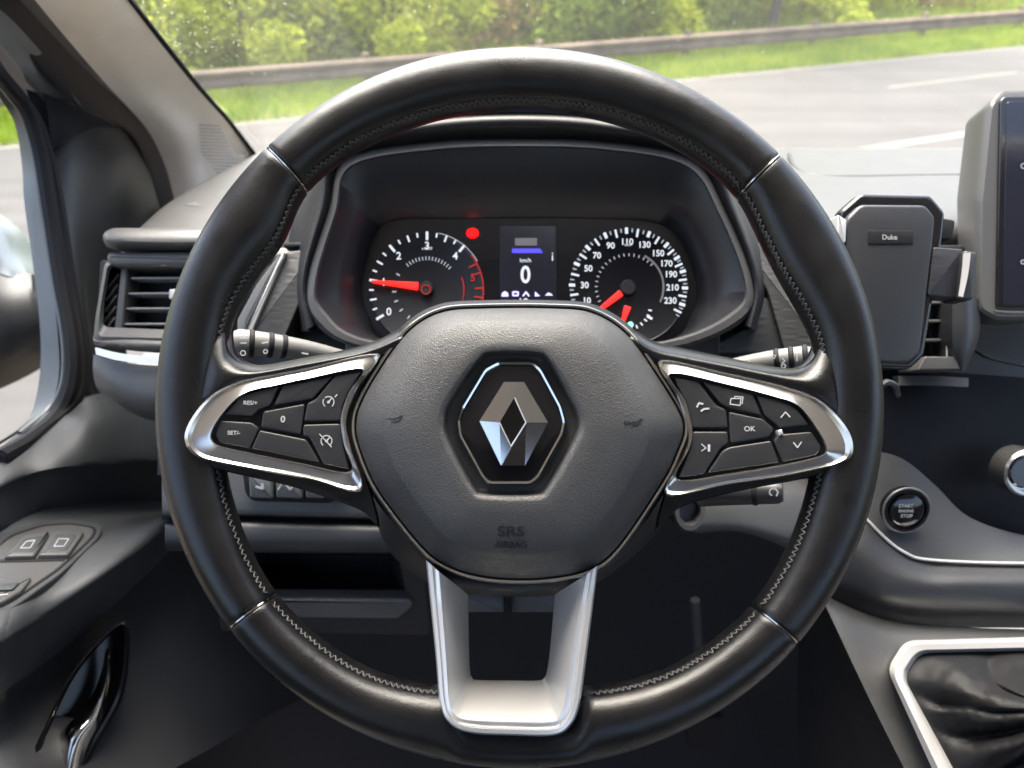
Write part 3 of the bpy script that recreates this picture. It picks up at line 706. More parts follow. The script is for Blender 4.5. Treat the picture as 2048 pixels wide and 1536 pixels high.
loft(KF, 'cubby_frame', [(cb_o, -.01), (cb_o, .0), (cb_i, .0), (lerp2(cb_i, [(640, 1150)]*4, .12), -.07)], dash_dark, da, mode='round', r=12, caps=(False, True))
plate(KF, 'cubby_lip', [(470, 1198), (822, 1200), (826, 1214), (796, 1240), (500, 1236)], -.01, .006, vent_m, da, r=6, bev=.003)
# right lower trim beside column
patch('column_side_trim', [
    [(1375, 960, .63), (1480, 960, .63), (1600, 960, .64), (1760, 960, .66)],
    [(1380, 1000, .615), (1480, 1000, .615), (1600, 1000, .625), (1740, 1005, .645)],
    [(1388, 1050, .61), (1480, 1052, .61), (1580, 1075, .615), (1700, 1120, .63)],
    [(1390, 1066, .62), (1480, 1064, .62), (1570, 1095, .625), (1680, 1150, .64)]], vent_m, da, thick=.02)
# foot well behind everything
dk = M('footwell_carpet', (.012, .0125, .016), .9)
fw_ = root('footwell', 'dark footwell below the dashboard behind the steering wheel', 'footwell', V(0, .8, -.9))
patch('footwell_lining', [
    [(-100, 1000, 1.0), (600, 1000, .95), (1024, 1000, .95), (1500, 1000, .95), (1900, 1050, .9)],
    [(-100, 1250, 1.1), (600, 1250, 1.1), (1024, 1250, 1.1), (1500, 1250, 1.05), (1900, 1250, .9)],
    [(-100, 1500, 1.1), (600, 1500, 1.15), (1024, 1500, 1.15), (1500, 1500, 1.1), (1900, 1500, .9)],
    [(-100, 1800, 1.0), (600, 1800, 1.1), (1024, 1800, 1.1), (1500, 1800, 1.0), (1900, 1800, .85)]], dk, fw_, thick=.02)
PF = Frame(1410, 1470, .95, tilt=-20)
pd = root('brake_pedal', 'dark brake pedal barely visible in the footwell below the wheel', 'pedal', PF)
plate(PF, 'pedal_pad', [(1370, 1440), (1450, 1435), (1458, 1490), (1378, 1498)], 0, .012, rubber, pd, r=8)
ptube('pedal_arm', [(1412, 1450, -.005), (1400, 1350, -.03), (1390, 1200, -.02)], .006, door_m, pd, fr=PF)

# steering column
CF = Frame(1024, 1000, .50, tilt=0)
sc = root('steering_column', 'dark plastic steering column shroud behind the wheel hub', 'column', CF)
co = [(860, 760), (1200, 760), (1290, 900), (1320, 1020), (1240, 1110), (1130, 1165), (920, 1165), (800, 1100), (760, 1000), (780, 900)]
loft(CF, 'column_shroud', [([(1024+(x-1024)*.8, 900+(y-900)*.75) for x, y in co], .06), (co, .03), ([(1024+(x-1024)*1.05, 960+(y-960)*1.1) for x, y in co], -.06), (co, -.14)], dash_dark, sc, caps=(True, True), n=5)
plate(CF, 'column_lower_cover', [(900, 1180), (1010, 1182), (1010, 1225), (900, 1225)], -.09, -.07, vent_m, sc, r=3)
plate(CF, 'column_lower_cover', [(1022, 1182), (1150, 1182), (1150, 1225), (1022, 1225)], -.09, -.07, vent_m, sc, r=3)
plate(CF, 'adjust_lever', [(1013, 1190), (1020, 1190), (1020, 1250), (1015, 1250)], -.10, -.062, rubber, sc, r=2)
disc(CF, 'ignition_ring', 1374, 1018, [(.012, -.09), (.0125, -.055), (.011, -.05), (.008, -.05), (.007, -.06)], vent_m, sc, ex=1.3)

# stalks
stalk_m = M('stalk_plastic', (.15, .148, .14), .5)
def stalk(name, label, pts, rad, capmat, m, symb=None, ringpos=(), fr=None):
    rt = root(name, label, 'stalk', pt(pts[0]) if not fr else fr.P(*pts[0]), 'stalks behind the steering wheel')
    P3 = [pt(p) for p in pts]; path = [Vector(q) for q in spline(P3, 6)]; n = len(path)
    rr = [rad[0]+(rad[1]-rad[0])*min(1, i/(n-1)) for i in range(n)]
    rr[-1] *= .8
    tube('stalk_body', path, rr, m, rt, seg=20)
    for t in ringpos:
        i = int(t*(n-1)); q = path[i]; dirn = (path[min(i+1, n-1)]-path[max(0, i-1)]).normalized()
        tube('collar', [q-dirn*.0018, q-dirn*.001, q+dirn*.001, q+dirn*.0018], [rr[i]*1.0, rr[i]*1.09, rr[i]*1.09, rr[i]*1.0], capmat, rt, seg=20)
    return rt, path, rr
SF = Frame(540, 690, .50, tilt=0)
s1, p1, r1 = stalk('indicator_stalk', 'grey left hand indicator stalk with white lamp symbols and ribbed end', [(700, 720, .535), (620, 702, .52), (540, 690, .507), (466, 684, .498)], (.0055, .0095), rubber, stalk_m, ringpos=(.60, .70, .86))
SR = Frame(1560, 715, .50)
s2, p2, r2 = stalk('wiper_stalk', 'grey right hand wiper stalk with white wiper symbols', [(1380, 760, .54), (1450, 738, .525), (1540, 722, .51), (1625, 714, .50)], (.0045, .0085), rubber, stalk_m, ringpos=(.76, .86, .95))
def ring_px(cx, cy, r_, n=10): return [(cx+r_*math.cos(2*math.pi*i/n), cy+r_*math.sin(2*math.pi*i/n)) for i in range(n)]
for q_ in ([line_data(SF, ring_px(486, 706, 5), 2, .014, closed=True), line_data(SF, [(480, 676), (496, 675)], 3, .013), line_data(SF, [(481, 686), (493, 686)], 2, .014)],
           [line_data(SF, ring_px(531, 703, 4), 2, .009, closed=True), line_data(SF, [(524, 686), (536, 684)], 3, .009)], [line_data(SF, [(604, 706), (616, 708)], 3, .002)]): marks('symbol', q_, white_mk, s1)
for q_ in ([line_data(SR, ring_px(1567, 732, 4), 2, .010, closed=True), line_data(SR, [(1564, 716), (1570, 722), (1564, 726)], 2, .010)],
           [line_data(SR, [(1540, 712), (1552, 710), (1548, 717)], 2, .009)], [line_data(SR, [(1490, 726), (1500, 722)], 2, .004)], [line_data(SR, [(1594, 708), (1594, 722)], 2, .011)]): marks('symbol', q_, white_mk, s2)
s3, p3, r3 = stalk('audio_remote_stalk', 'short black audio remote stalk below the right spoke with a rotary symbol', [(1400, 985, .53), (1450, 984, .52), (1510, 984, .512), (1566, 984, .505)], (.010, .0078), rubber, key_m, ringpos=(.72,))
SA = Frame(1500, 985, .505)
marks('symbol', [line_data(SA, arc_px(1546, 984, 7, 60, 250, 8), 3, .009), line_data(SA, [(1550, 976), (1556, 984), (1553, 992)], 3, .009)], white_mk, s3)
marks('symbol', [line_data(SA, [(1462, 989), (1480, 989)], 3, .009)], mark_dark, s3)

# =================================================================== instrument cluster
CL = Frame(1060, 560, .60, tilt=4)
ic = root('instrument_cluster', 'lit instrument cluster with two round gauges seen through the wheel', 'gauges', CL)
RM = [(704, 334), (865, 302), (1040, 295), (1215, 302), (1371, 334), (1434, 425), (1486, 560), (1468, 622), (1330, 682), (1060, 700), (745, 682), (648, 622), (635, 560), (674, 425)]
LN = [(785, 440), (900, 436), (1050, 434), (1200, 436), (1318, 446), (1368, 490), (1394, 570), (1384, 625), (1325, 684), (1060, 695), (785, 684), (735, 632), (722, 570), (742, 480)]
loft(CL, 'bezel', [(BZ, -.02), (BZ, .018), (lerp2(BZ, RM, .35), .024), (lerp2(BZ, RM, .8), .0245), (RM, .020), (lerp2(RM, LN, .45), .010), (LN, -.018), (LN, -.03)],
     M('bezel_plastic', (.017, .017, .020), .36, bump=.12, bscale=1300, bdist=.0002), ic, n=6, sharp=50)
loft(CL, 'bezel_rim', [(BZ, .0195), (lerp2(BZ, RM, .3), .0258), (lerp2(BZ, RM, .8), .0262), (lerp2(BZ, RM, 1.02), .0215)], M('bezel_rim_plastic', (.075, .075, .077), .38), ic, n=6, sharp=50)
plate(CL, 'gauge_face', [(690, 400), (1440, 400), (1440, 720), (690, 720)], -.03, -.019, gauge_face, ic, r=10)
PX = .60/FPX
def ticks(cx, cy, angs, r0, r1, wd, w=-.0185):
    return [line_data(CL, [(cx+r0*math.cos(R(a)), cy-r0*math.sin(R(a))), (cx+r1*math.cos(R(a)), cy-r1*math.sin(R(a)))], wd, w) for a in angs]
W0 = -.0185
# tachometer
TX, TY = 854, 580
tach = mesh('tachometer', *disc_data(CL, TX, TY, [(.047, W0-.001), (.047, W0+.0004), (.0462, W0+.0008), (.0455, W0+.0004)], 64), M('dial_black', (.005, .005, .008), .4), ic)
maj = [210-40*k for k in range(0, 5)]
marks('tick_marks', ticks(TX, TY, maj, 101, 116, 5, W0+.001)+ticks(TX, TY, [210-40*k-d for k in range(4) for d in (10, 20, 30)], 107, 115, 3.2, W0+.001)+ticks(TX, TY, [190-40*k for k in range(4)], 103, 115, 3.6, W0+.001), white_e, tach)
marks('fine_marks', ticks(TX, TY, [128-6*k for k in range(15)], 60, 67, 2, W0+.001)+ticks(TX, TY, [218, 200, 183, 168, 152, 236], 62, 69, 3, W0+.001)+[line_data(CL, arc_px(TX, TY, 116, 78, 30, 16), 1.6, W0+.001)], grey_e, tach)
marks('numerals', [text_data(CL, s, TX+88*math.cos(R(a)), TY-88*math.sin(R(a)), 15, W0+.001, bold=.015) for s, a in (('0', 210), ('1', 170), ('2', 130), ('3', 90), ('4', 50))]+[text_data(CL, 'x1000', 854, 497, 6, W0+.001)], white_e, tach)
marks('red_zone', [line_data(CL, arc_px(TX, TY, 113, 38, -35, 20), 2.5, W0+.001), line_data(CL, arc_px(TX, TY, 74, 20, -35, 14), 2, W0+.001)]+ticks(TX, TY, [28, 18, 2, -8, -18, -28], 96, 112, 3, W0+.001)+[text_data(CL, '5', 946, 556, 15, W0+.001, bold=.015), text_data(CL, '6', 940, 622, 15, W0+.001)], red_dim, tach)
def needle(cx, cy, ang, r0, r1, w0_, wa, wb, mat, par, nm='needle'):
    c, s = math.cos(R(ang)), math.sin(R(ang)); nx, ny = -s, c
    q = [(cx+r0*c+nx*wa, cy-r0*s-ny*wa), (cx+r0*c-nx*wa, cy-r0*s+ny*wa), (cx+r1*c-nx*wb, cy-r1*s+ny*wb), (cx+r1*c+nx*wb, cy-r1*s-ny*wb)]
    return plate(CL, nm, q, w0_, w0_+.002, mat, par, r=2, bev=.0004)
needle(TX, TY-6, 174, 18, 112, W0+.003, 8, 2.5, red_e, tach)
disc(CL, 'needle_hub', TX-2, TY-4, [(.006, W0), (.006, W0+.004), (.005, W0+.005)], dash_dark, tach)
marks('hub_ring', [line_data(CL, ring_px(852, 579, 9, 14), 2, W0+.0056, closed=True)], red_dim, tach)
# speedometer
SX, SY = 1257, 574
spd = mesh('speedometer', *disc_data(CL, SX, SY, [(.0485, W0-.001), (.0485, W0+.0004), (.0478, W0+.0008), (.047, W0+.0004)], 64), gauge_face, ic)
ANG = {'10': 198, '30': 178, '50': 156, '70': 136, '90': 114, '110': 92, '130': 69, '150': 48, '170': 31, '190': 16, '210': -1, '230': -18}
kk = list(ANG.values()); mids = [(a+b)/2 for a, b in zip(kk, kk[1:])]; q1 = [(3*a+b)/4 for a, b in zip(kk, kk[1:])]+[(a+3*b)/4 for a, b in zip(kk, kk[1:])]
marks('tick_marks', ticks(SX, SY, kk, 108, 118, 6, W0+.001)+ticks(SX, SY, mids+[-26], 102, 117, 4, W0+.001), white_e, spd)
marks('minor_marks', ticks(SX, SY, q1+[-22, -30], 110, 117, 2.6, W0+.001), grey_e, spd)
marks('numerals', [text_data(CL, s, SX+88*math.cos(R(a)), SY-90*math.sin(R(a)), 12.5, W0+.001, bold=.02, sx=.95) for s, a in ANG.items()]+[text_data(CL, 'km/h', SX-1, 490, 5, W0+.001)], white_e, spd)
marks('fine_marks', ticks(SX, SY, [215-9*k for k in range(20)], 62, 67, 2.0, W0+.001), grey_e, spd)
marks('mph_scale', [line_data(CL, arc_px(SX, SY, 70, 62, -25, 20), 4, W0+.001)], brown_e, spd)
needle(SX, SY, 218, 18, 100, W0+.003, 7, 3, red_e, spd)
needle(1256, 612, 252, 0, 44, W0+.003, 7, 3, red_e, spd, 'fuel_needle')
disc(CL, 'needle_hub', SX, SY, [(.0065, W0), (.0065, W0+.004), (.0055, W0+.005)], dash_dark, spd)
disc(CL, 'fuel_lamp', 1261, 649, [(.0025, W0), (.0025, W0+.0015)], green_e, spd, seg=16)
marks('fuel_scale', ticks(1256, 612, [-95+14*k for k in range(7)], 42, 48, 3, W0+.001)+ticks(1256, 612, [-28], 44, 54, 5, W0+.001), white_e, spd)
# display
dsp = plate(CL, 'trip_display', [(1000, 452), (1113, 452), (1113, 640), (1000, 640)], -.022, -.0178, disp_e, ic, r=4, bev=.0003)
marks('digits', [text_data(CL, '0', 1051, 551, 34, -.0176, bold=.02, sx=.85), text_data(CL, 'km/h', 1051, 521, 8, -.0176, bold=.01), text_data(CL, '10', 1046, 605, 15, -.0176, bold=.02), text_data(CL, 'i', 1105, 514, 18, -.0176)], white_e, dsp)
marks('blue_bar', [flat_data(CL, [(1024, 497), (1080, 497), (1086, 506), (1024, 506)], -.0176)], blue_e, dsp)
marks('menu_bar', [flat_data(CL, [(1030, 476), (1074, 476), (1074, 491), (1030, 491)], -.0176)], brown_e, dsp)
marks('pictograms', [flat_data(CL, [(1003, 593), (1004, 586), (1010, 582), (1016, 586), (1017, 593)], -.0176), line_data(CL, [(1026, 591), (1026, 584), (1036, 584), (1036, 591)], 3, -.0176, closed=True), line_data(CL, [(1046, 592), (1052, 584), (1058, 592)], 3, -.0176), flat_data(CL, [(1070, 583), (1080, 592), (1070, 593)], -.0176), flat_data(CL, [(1090, 591), (1096, 585), (1102, 587), (1106, 591)], -.0176)], lav_e, dsp)
disc(CL, 'warning_lamp', 945, 466, [(.0048, W0), (.0048, W0+.001)], red_lamp, ic, seg=20, ex=.8)

# =================================================================== left air vent
VF = Frame(290, 600, .64, tilt=5, yaw=0)
av = root('air_vent', 'left air vent with four thin slats and a pale thumb tab by the door', 'air vent', VF)
patch('vent_brow', [
    [(224, 459, -.02), (234, 456, -.004), (320, 456, 0), (470, 455, 0)],
    [(208, 467, .0), (222, 463, .010), (320, 462, .012), (470, 461, .012)],
    [(206, 479, .004), (222, 481, .016), (320, 484, .018), (470, 484, .018)],
    [(212, 491, .0), (228, 497, .006), (320, 500, .006), (470, 499, .006)]], vent_m, av, fr=VF, thick=.02)
plate(VF, 'upper_lip', [(212, 503), (470, 500), (462, 532), (224, 533), (209, 520)], -.02, .010, vent_m, av, r=9, bev=.005)
O_ = [(210, 522), (455, 518), (432, 600), (415, 694), (186, 692), (190, 640)]; I_ = [(220, 534), (430, 530), (418, 600), (395, 662), (206, 654), (208, 612)]
loft(VF, 'vent_frame', [(O_, -.02), (O_, .004), (lerp2(O_, I_, .5), .008), (I_, .004), (I_, -.03)], vent_m, av, mode='round', r=12)
plate(VF, 'vent_duct', [(200, 520), (450, 518), (420, 680), (192, 675)], -.05, -.026, black, av)
plate(VF, 'divider', [(242, 534), (255, 534), (243, 664), (228, 660)], -.02, .003, vent_m, av, r=2)
for i, y in enumerate((556, 587, 617, 648)):
    plate(VF, 'slat', [(262-5*i, y-2), (425, y-3), (424, y+1.5), (261-5*i, y+2)], -.016, .0, M('slat_plastic', (.2, .2, .2), .4), av, r=1, bev=.0005)
for i in range(5):
    plate(VF, 'blade', [(236-2*i, 545+22*i), (238-2*i, 549+22*i), (214-2*i, 580+22*i), (212-2*i, 576+22*i)], -.02, -.004, vent_m, av, r=.5, bev=.0002)
plate(VF, 'thumb_tab', [(338, 578), (358, 577), (357, 597), (337, 598)], -.004, .006, white_mk, av, r=3)
patch('lower_lip', [
    [(186, 672, .0), (250, 672, .004), (330, 676, .004), (460, 680, .004)],
    [(187, 682, .006), (255, 688, .010), (330, 690, .010), (460, 692, .010)],
    [(192, 691, .0), (260, 701, .004), (330, 706, .004), (460, 708, .004)]], vent_m, av, fr=VF, thick=.01)
patch('trim_strip', [
    [(190, 695, .009), (230, 705, .016), (280, 711, .018), (350, 713, .018), (440, 713, .018)],
    [(192, 709, .009), (232, 720, .016), (280, 726, .018), (350, 729, .018), (440, 729, .018)]], silver_b, av, fr=VF, thick=.004)
patch('lower_bowl', [
    [(187, 709, .0), (225, 722, .009), (290, 730, .010), (380, 733, .010), (460, 733, .01)],
    [(186, 745, .0), (225, 765, .009), (290, 775, .012), (380, 778, .012), (460, 778, .01)],
    [(196, 780, -.01), (235, 800, .0), (290, 815, .004), (380, 818, .004), (460, 818, .0)],
    [(225, 800, -.03), (262, 825, -.02), (310, 842, -.02), (380, 848, -.02), (460, 848, -.02)]], vent_m, av, fr=VF, thick=.01)

# =================================================================== centre console, screen, vent, phone holder
cc = root('centre_console', 'dark curved centre console with chrome swoosh beside the steering wheel', 'console', V(.35, .5, -.45))
fasc = M('fascia_gloss', (.0035, .004, .006), .55, spec=.12, bump=.2, bscale=1200)
patch('control_fascia', [
    [(1640, 740, .64), (1760, 740, .64), (1900, 745, .65), (2120, 760, .67)],
    [(1640, 850, .63), (1760, 850, .63), (1900, 860, .64), (2120, 870, .66)],
    [(1660, 960, .63), (1780, 960, .63), (1900, 980, .64), (2120, 1000, .66)],
    [(1690, 1050, .65), (1800, 1050, .65), (1940, 1070, .65), (2120, 1090, .66)]], fasc, cc, thick=.01)
patch('button_ledge', [
    [(1620, 900, .64), (1720, 900, .63), (1800, 915, .622), (1870, 970, .622), (1940, 1035, .622), (2060, 1074, .628), (2160, 1080, .635)],
    [(1630, 960, .63), (1720, 965, .62), (1790, 985, .615), (1850, 1030, .612), (1930, 1075, .612), (2060, 1098, .616), (2160, 1100, .62)],
    [(1650, 1010, .62), (1730, 1034, .61), (1776, 1080, .605), (1848, 1116, .602), (1930, 1122, .602), (2060, 1123, .604), (2160, 1123, .61)]], dashm, cc, nu=5, thick=.01)
ptube('chrome_swoosh', [(1640, 985, .618), (1700, 1005, .612), (1734, 1040, .607), (1779, 1084, .602), (1815, 1108, .599), (1851, 1119, .599), (1950, 1125, .599), (2060, 1127, .6), (2160, 1127, .604)], .0013, silver_b, cc, seg=8)
patch('lower_roll', [
    [(1650, 1015, .62), (1728, 1042, .608), (1774, 1088, .602), (1846, 1124, .600), (1930, 1130, .600), (2060, 1131, .602), (2160, 1131, .606)],
    [(1640, 1080, .60), (1710, 1108, .595), (1770, 1150, .588), (1850, 1172, .584), (1930, 1172, .584), (2060, 1172, .586), (2160, 1172, .59)],
    [(1630, 1160, .60), (1690, 1175, .598), (1760, 1205, .59), (1850, 1222, .588), (1930, 1225, .588), (2060, 1226, .588), (2160, 1226, .59)],
    [(1620, 1190, .62), (1668, 1198, .615), (1760, 1236, .612), (1850, 1252, .61), (1930, 1255, .61), (2060, 1256, .61), (2160, 1258, .612)]], dash_dark, cc, nu=5, nv=5, thick=.02)
BF = Frame(1815, 1022, .600, tilt=-12)
sb = disc(BF, 'start_button', 1815, 1022, [(.0182, -.004), (.0182, .002), (.0176, .004), (.0158, .004), (.0152, .002), (.0138, .002), (.0134, .004), (.012, .0048), (.0001, .0048)], gloss, cc, label='round black engine start button with small white lettering')
marks('lettering', [text_data(BF, 'START', 1812, 1012, 7, .0049, bold=.02), text_data(BF, 'ENGINE', 1812, 1022, 6, .0049, bold=.02), text_data(BF, 'STOP', 1813, 1032, 7, .0049, bold=.02)], white_mk, sb)
c_ = BF.uv(BF.P(1815, 1022, .0045)); q_ = [BF.at(c_[0]+.0186*math.cos(2*math.pi*k/40), c_[1]+.0186*math.sin(2*math.pi*k/40), .003) for k in range(41)]
tube('button_ring', q_, .0009, frame_m, sb, seg=8)
KN = Frame(2050, 945, .625, tilt=-6)
kn = disc(KN, 'temperature_knob', 2052, 945, [(.020, -.005), (.0195, .014), (.018, .016), (.0155, .016), (.0145, .012), (.0001, .012)], silver_t, cc)
disc(KN, 'knob_centre', 2052, 945, [(.0135, .005), (.0135, .017), (.012, .018), (.0001, .018)], gloss, kn)
patch('vent_shelf_strip', [[(1797, 752, .625), (1870, 752, .625), (1937, 756, .625)], [(1797, 771, .622), (1870, 771, .622), (1937, 774, .622)]], scr_side, cc, thick=.01)
patch('fascia_crease', [[(1950, 695, .63), (1985, 712, .63), (2060, 728, .63)], [(1950, 699, .63), (1985, 718, .63), (2060, 735, .63)]], dashm, cc, thick=.006)

# gear console
gc = root('gear_lever_surround', 'silver trimmed gear lever surround with crumpled black leather boot', 'gear surround', V(.4, .35, -.52))
csm = M('console_plastic', (.019, .019, .0195), .5, bump=.35, bscale=1200, bdist=.0003, var=.12, rvar=.05)
patch('console_panel', [
    [(1630, 1165, .60), (1664, 1198, .60), (1770, 1240, .595), (1900, 1256, .59), (2080, 1262, .59), (2200, 1262, .59)],
    [(1660, 1230, .585), (1690, 1245, .582), (1780, 1285, .578), (1900, 1300, .575), (2080, 1300, .575), (2200, 1300, .575)],
    [(1740, 1400, .55), (1770, 1410, .548), (1840, 1430, .545), (1940, 1440, .545), (2080, 1440, .545), (2200, 1440, .545)],
    [(1820, 1560, .52), (1850, 1570, .518), (1910, 1580, .515), (1990, 1580, .515), (2080, 1580, .515), (2200, 1580, .515)]], csm, gc, nu=4, nv=4, thick=.004)
patch('console_side', [
    [(1664, 1196, .604), (1690, 1245, .588), (1768, 1405, .552), (1850, 1575, .52)],
    [(1650, 1220, .64), (1672, 1270, .63), (1740, 1410, .60), (1820, 1585, .57)],
    [(1600, 1180, .75), (1600, 1300, .75), (1600, 1450, .75), (1600, 1650, .75)]], dash_dark, gc, nu=4, nv=4, thick=.006)
GF = Frame(1920, 1400, .538, tilt=33)
ptsO = [(1810, 1281), (2140, 1272), (2300, 1420), (2140, 1620), (1904, 1625), (1774, 1338)]
ptsI = [(1840, 1306), (2130, 1300), (2260, 1420), (2130, 1580), (1944, 1606), (1808, 1356)]
loft(GF, 'silver_frame', [(ptsO, -.012), (ptsO, .004), (lerp2(ptsO, ptsI, .3), .0085), (lerp2(ptsO, ptsI, .75), .0075), (ptsI, .003), (ptsI, -.012)], silver, gc, mode='round', r=22, n=6)
# boot
bv, bf = [], []; NU, NV = 64, 70
r_ = random.Random(5); cr0 = [(r_.uniform(0, 6.28), r_.uniform(2, 5), r_.uniform(0, 6.28)) for _ in range(6)]
ctr = np.array([2120., 1420.])
loopI = []
_r = rounded(ptsI, 20, 11)
for a_1, b_1 in zip(_r, _r[1:]+_r[:1]):
    k_n = max(1, int(np.linalg.norm(b_1-a_1)/9))
    loopI += [a_1+(b_1-a_1)*k/k_n for k in range(k_n)]
NB = len(loopI)
for j in range(NV):
    t = j/(NV-1)
    for i, q in enumerate(loopI):
        p_ = q+(ctr-q)*t*.86
        nz = mnoise.noise
        X_, Y_ = p_[0], p_[1]
        an = math.atan2(q[1]-ctr[1], q[0]-ctr[0])+.22*nz(Vector((X_*.006, Y_*.006, 2.2)))+.35*t
        pl = abs(math.sin(an*5.2))**.7; e_ = math.sin(math.pi*min(1, t*.95+.02))
        wv = .001+.05*t**1.25+e_*(.013*(pl-.5)+.0022*nz(Vector((X_*.02, Y_*.012, 7.7)))+.0007*nz(Vector((X_*.06, Y_*.05, 1.7))))
        bv.append(GF.P(p_[0], p_[1], wv))
for j in range(NV-1):
    for i in range(NB): bf.append((j*NB+i, j*NB+(i+1) % NB, (j+1)*NB+(i+1) % NB, (j+1)*NB+i))
bf.append(tuple((NV-1)*NB+i for i in range(NB)))
mesh('leather_boot', bv, bf, leather2, gc, sharp=None)

# touch screen
TF = Frame(2010, 410, .62, tilt=6, yaw=4)
ts = root('touch_screen', 'tall dark touch screen on pale housing at the right edge', 'screen', TF)
ho = [(2001, 182), (2300, 178), (2300, 640), (1990, 640), (1958, 622), (1960, 400), (1980, 205)]
bo = [(1975, 205), (2300, 200), (2300, 640), (1975, 650), (1920, 640), (1914, 400), (1932, 244)]
loft(TF, 'housing', [(bo, -.06), (lerp2(ho, bo, .8), -.03), (lerp2(ho, bo, .3), -.004), (ho, .004), (lerp2(ho, [(2150, 410)]*7, .03), .006)], scr_side, ts, mode='round', r=10, caps=(True, True), n=5)
plate(TF, 'screen_frame', [(2002, 192), (2290, 190), (2290, 622), (1994, 620)], 0, .0085, gloss, ts, r=14)
plate(TF, 'screen', [(2014, 202), (2280, 200), (2280, 612), (2006, 610)], 0, .0092, screen_m, ts, r=8, bev=.0003)
patch('lower_edge', [[(1990, 620, .008), (2040, 622, .008), (2200, 622, .008)], [(1990, 628, .004), (2040, 630, .004), (2200, 630, .004)]], silver_b, ts, fr=TF, thick=.002)
marks('screen_icon', [line_data(TF, ring_px(2047, 332, 5), 2, .0094, closed=True)], grey_e, ts); marks('screen_icon', [line_data(TF, ring_px(2046, 524, 4), 2, .0094, closed=True)], grey_e, ts)

# right vent behind the holder
RV = Frame(1880, 650, .615, tilt=4)
rv = root('centre_air_vent', 'centre air vent partly hidden behind the phone holder', 'air vent', RV)
plate(RV, 'vent_duct', [(1690, 490), (1930, 490), (1930, 740), (1690, 740)], -.04, -.02, black, rv)
for y in (522, 562, 605, 642, 680): plate(RV, 'slat', [(1700, y-2), (1892, y-3), (1892, y+3), (1700, y+3)], -.015, .0, vent_m, rv, r=1, bev=.0005)
plate(RV, 'vent_post', [(1892, 592), (1918, 592), (1915, 720), (1894, 720)], -.02, .006, phone_m, rv, r=2)
ptube('vent_post_edge', [(1893, 595, .006), (1894, 718, .006)], .0007, silver_b, rv, fr=RV, n=2)
plate(RV, 'vent_sill', [(1850, 713), (1912, 713), (1922, 740), (1836, 740)], -.02, .012, scr_side, rv, r=3)
patch('vent_cheek', [[(1905, 590, .016), (1935, 588, .018), (1960, 600, .010)], [(1905, 680, .016), (1938, 680, .018), (1960, 660, .008)], [(1912, 732, .010), (1930, 740, .012), (1950, 700, .004)]], phone_m, rv, fr=RV, thick=.02)

PH = Frame(1780, 560, .535, tilt=3, yaw=3)
ph = root('phone_holder', 'empty dark grey phone holder with side clamps and small nameplate', 'phone holder', PH)
plate(PH, 'holder_back', [(1722, 386), (1862, 389), (1892, 424), (1888, 470), (1850, 712), (1822, 738), (1760, 736), (1715, 700), (1680, 470), (1684, 420)], -.014, -.003, gloss, ph, r=8, bev=.003)
plate(PH, 'holder_plate', [(1722, 408), (1852, 409), (1872, 434), (1866, 496), (1842, 704), (1820, 727), (1762, 726), (1730, 705), (1692, 500), (1694, 436)], -.006, .004, phone_m, ph, r=10, bev=.0025)
np_ = plate(PH, 'nameplate', [(1737, 461), (1827, 461), (1827, 488), (1737, 488)], .003, .0048, rubber, ph, r=2, bev=.0004)
marks('lettering', [text_data(PH, 'Duke', 1779, 475, 10, .0049, bold=.015)], M('worn_print', (.3, .3, .3), .6), np_)
plate(PH, 'clamp', [(1676, 428), (1694, 440), (1692, 486), (1674, 484)], -.006, .006, silver_b, ph, r=4, label='pale left clamp pad')
plate(PH, 'clamp_arm', [(1868, 494), (1926, 498), (1918, 596), (1856, 590)], -.014, .003, M('ribbed_rubber', (.02, .02, .026), .4, bump=.8, bscale=190, bdist=.0006, kind='wave', stretch=(.02, 1, 1)), ph, r=4)
cl = plate(PH, 'clamp', [(1930, 500), (1956, 504), (1948, 600), (1920, 598)], -.012, .008, phone_m, ph, r=6, bev=.002, label='right clamp jaw with bright edge')
patch('clamp_edge', [[(1928, 506, .0088), (1924, 550, .0088), (1918, 592, .0088)], [(1942, 505, .0095), (1936, 550, .0095), (1926, 594, .0095)]], silver_b, cl, fr=PH, thick=.001)
plate(PH, 'holder_stem', [(1850, 430), (1912, 440), (1905, 480), (1850, 476)], -.05, -.012, rubber, ph)
ptube('cable_hook', [(1764, 770, .03-.02), (1775, 764, .01), (1790, 772, .008), (1796, 790, .0)], .0022, phone_m, ph, fr=PH)

# =================================================================== steering wheel
WF = Frame(1039, 800, .398, tilt=7)
sw = root('steering_wheel', 'black leather steering wheel with silver trimmed spokes filling the view', 'steering wheel', WF)
CX, CY = 1039, 815
RI = [(0, 602), (12, 605), (20, 590), (27, 578), (36, 587), (44, 612), (55, 612), (70, 604), (90, 598), (110, 604), (125, 612), (136, 612), (144, 574), (152, 587), (161, 603), (180, 600), (195, 603), (217, 617), (240, 606), (252, 585), (257.5, 573), (260.5, 634), (279.5, 634), (282.5, 573), (288, 584), (300, 602), (320, 614), (345, 600), (360, 602)]
RO = [(0, 720), (44, 716), (90, 710), (134, 716), (180, 720), (200, 722), (225, 722), (250, 714), (270, 712), (290, 714), (315, 722), (340, 722), (360, 720)]
def itp(T, a): a %= 360; return float(np.interp(a, [t[0] for t in T], [t[1] for t in T]))
def smooth_itp(T, a):
    if T is RI and 253 < a % 360 < 287: return itp(T, a)
    return sum(itp(T, a+d)*k for d, k in ((-5, .12), (-2.5, .23), (0, .3), (2.5, .23), (5, .12)))
NS = 108
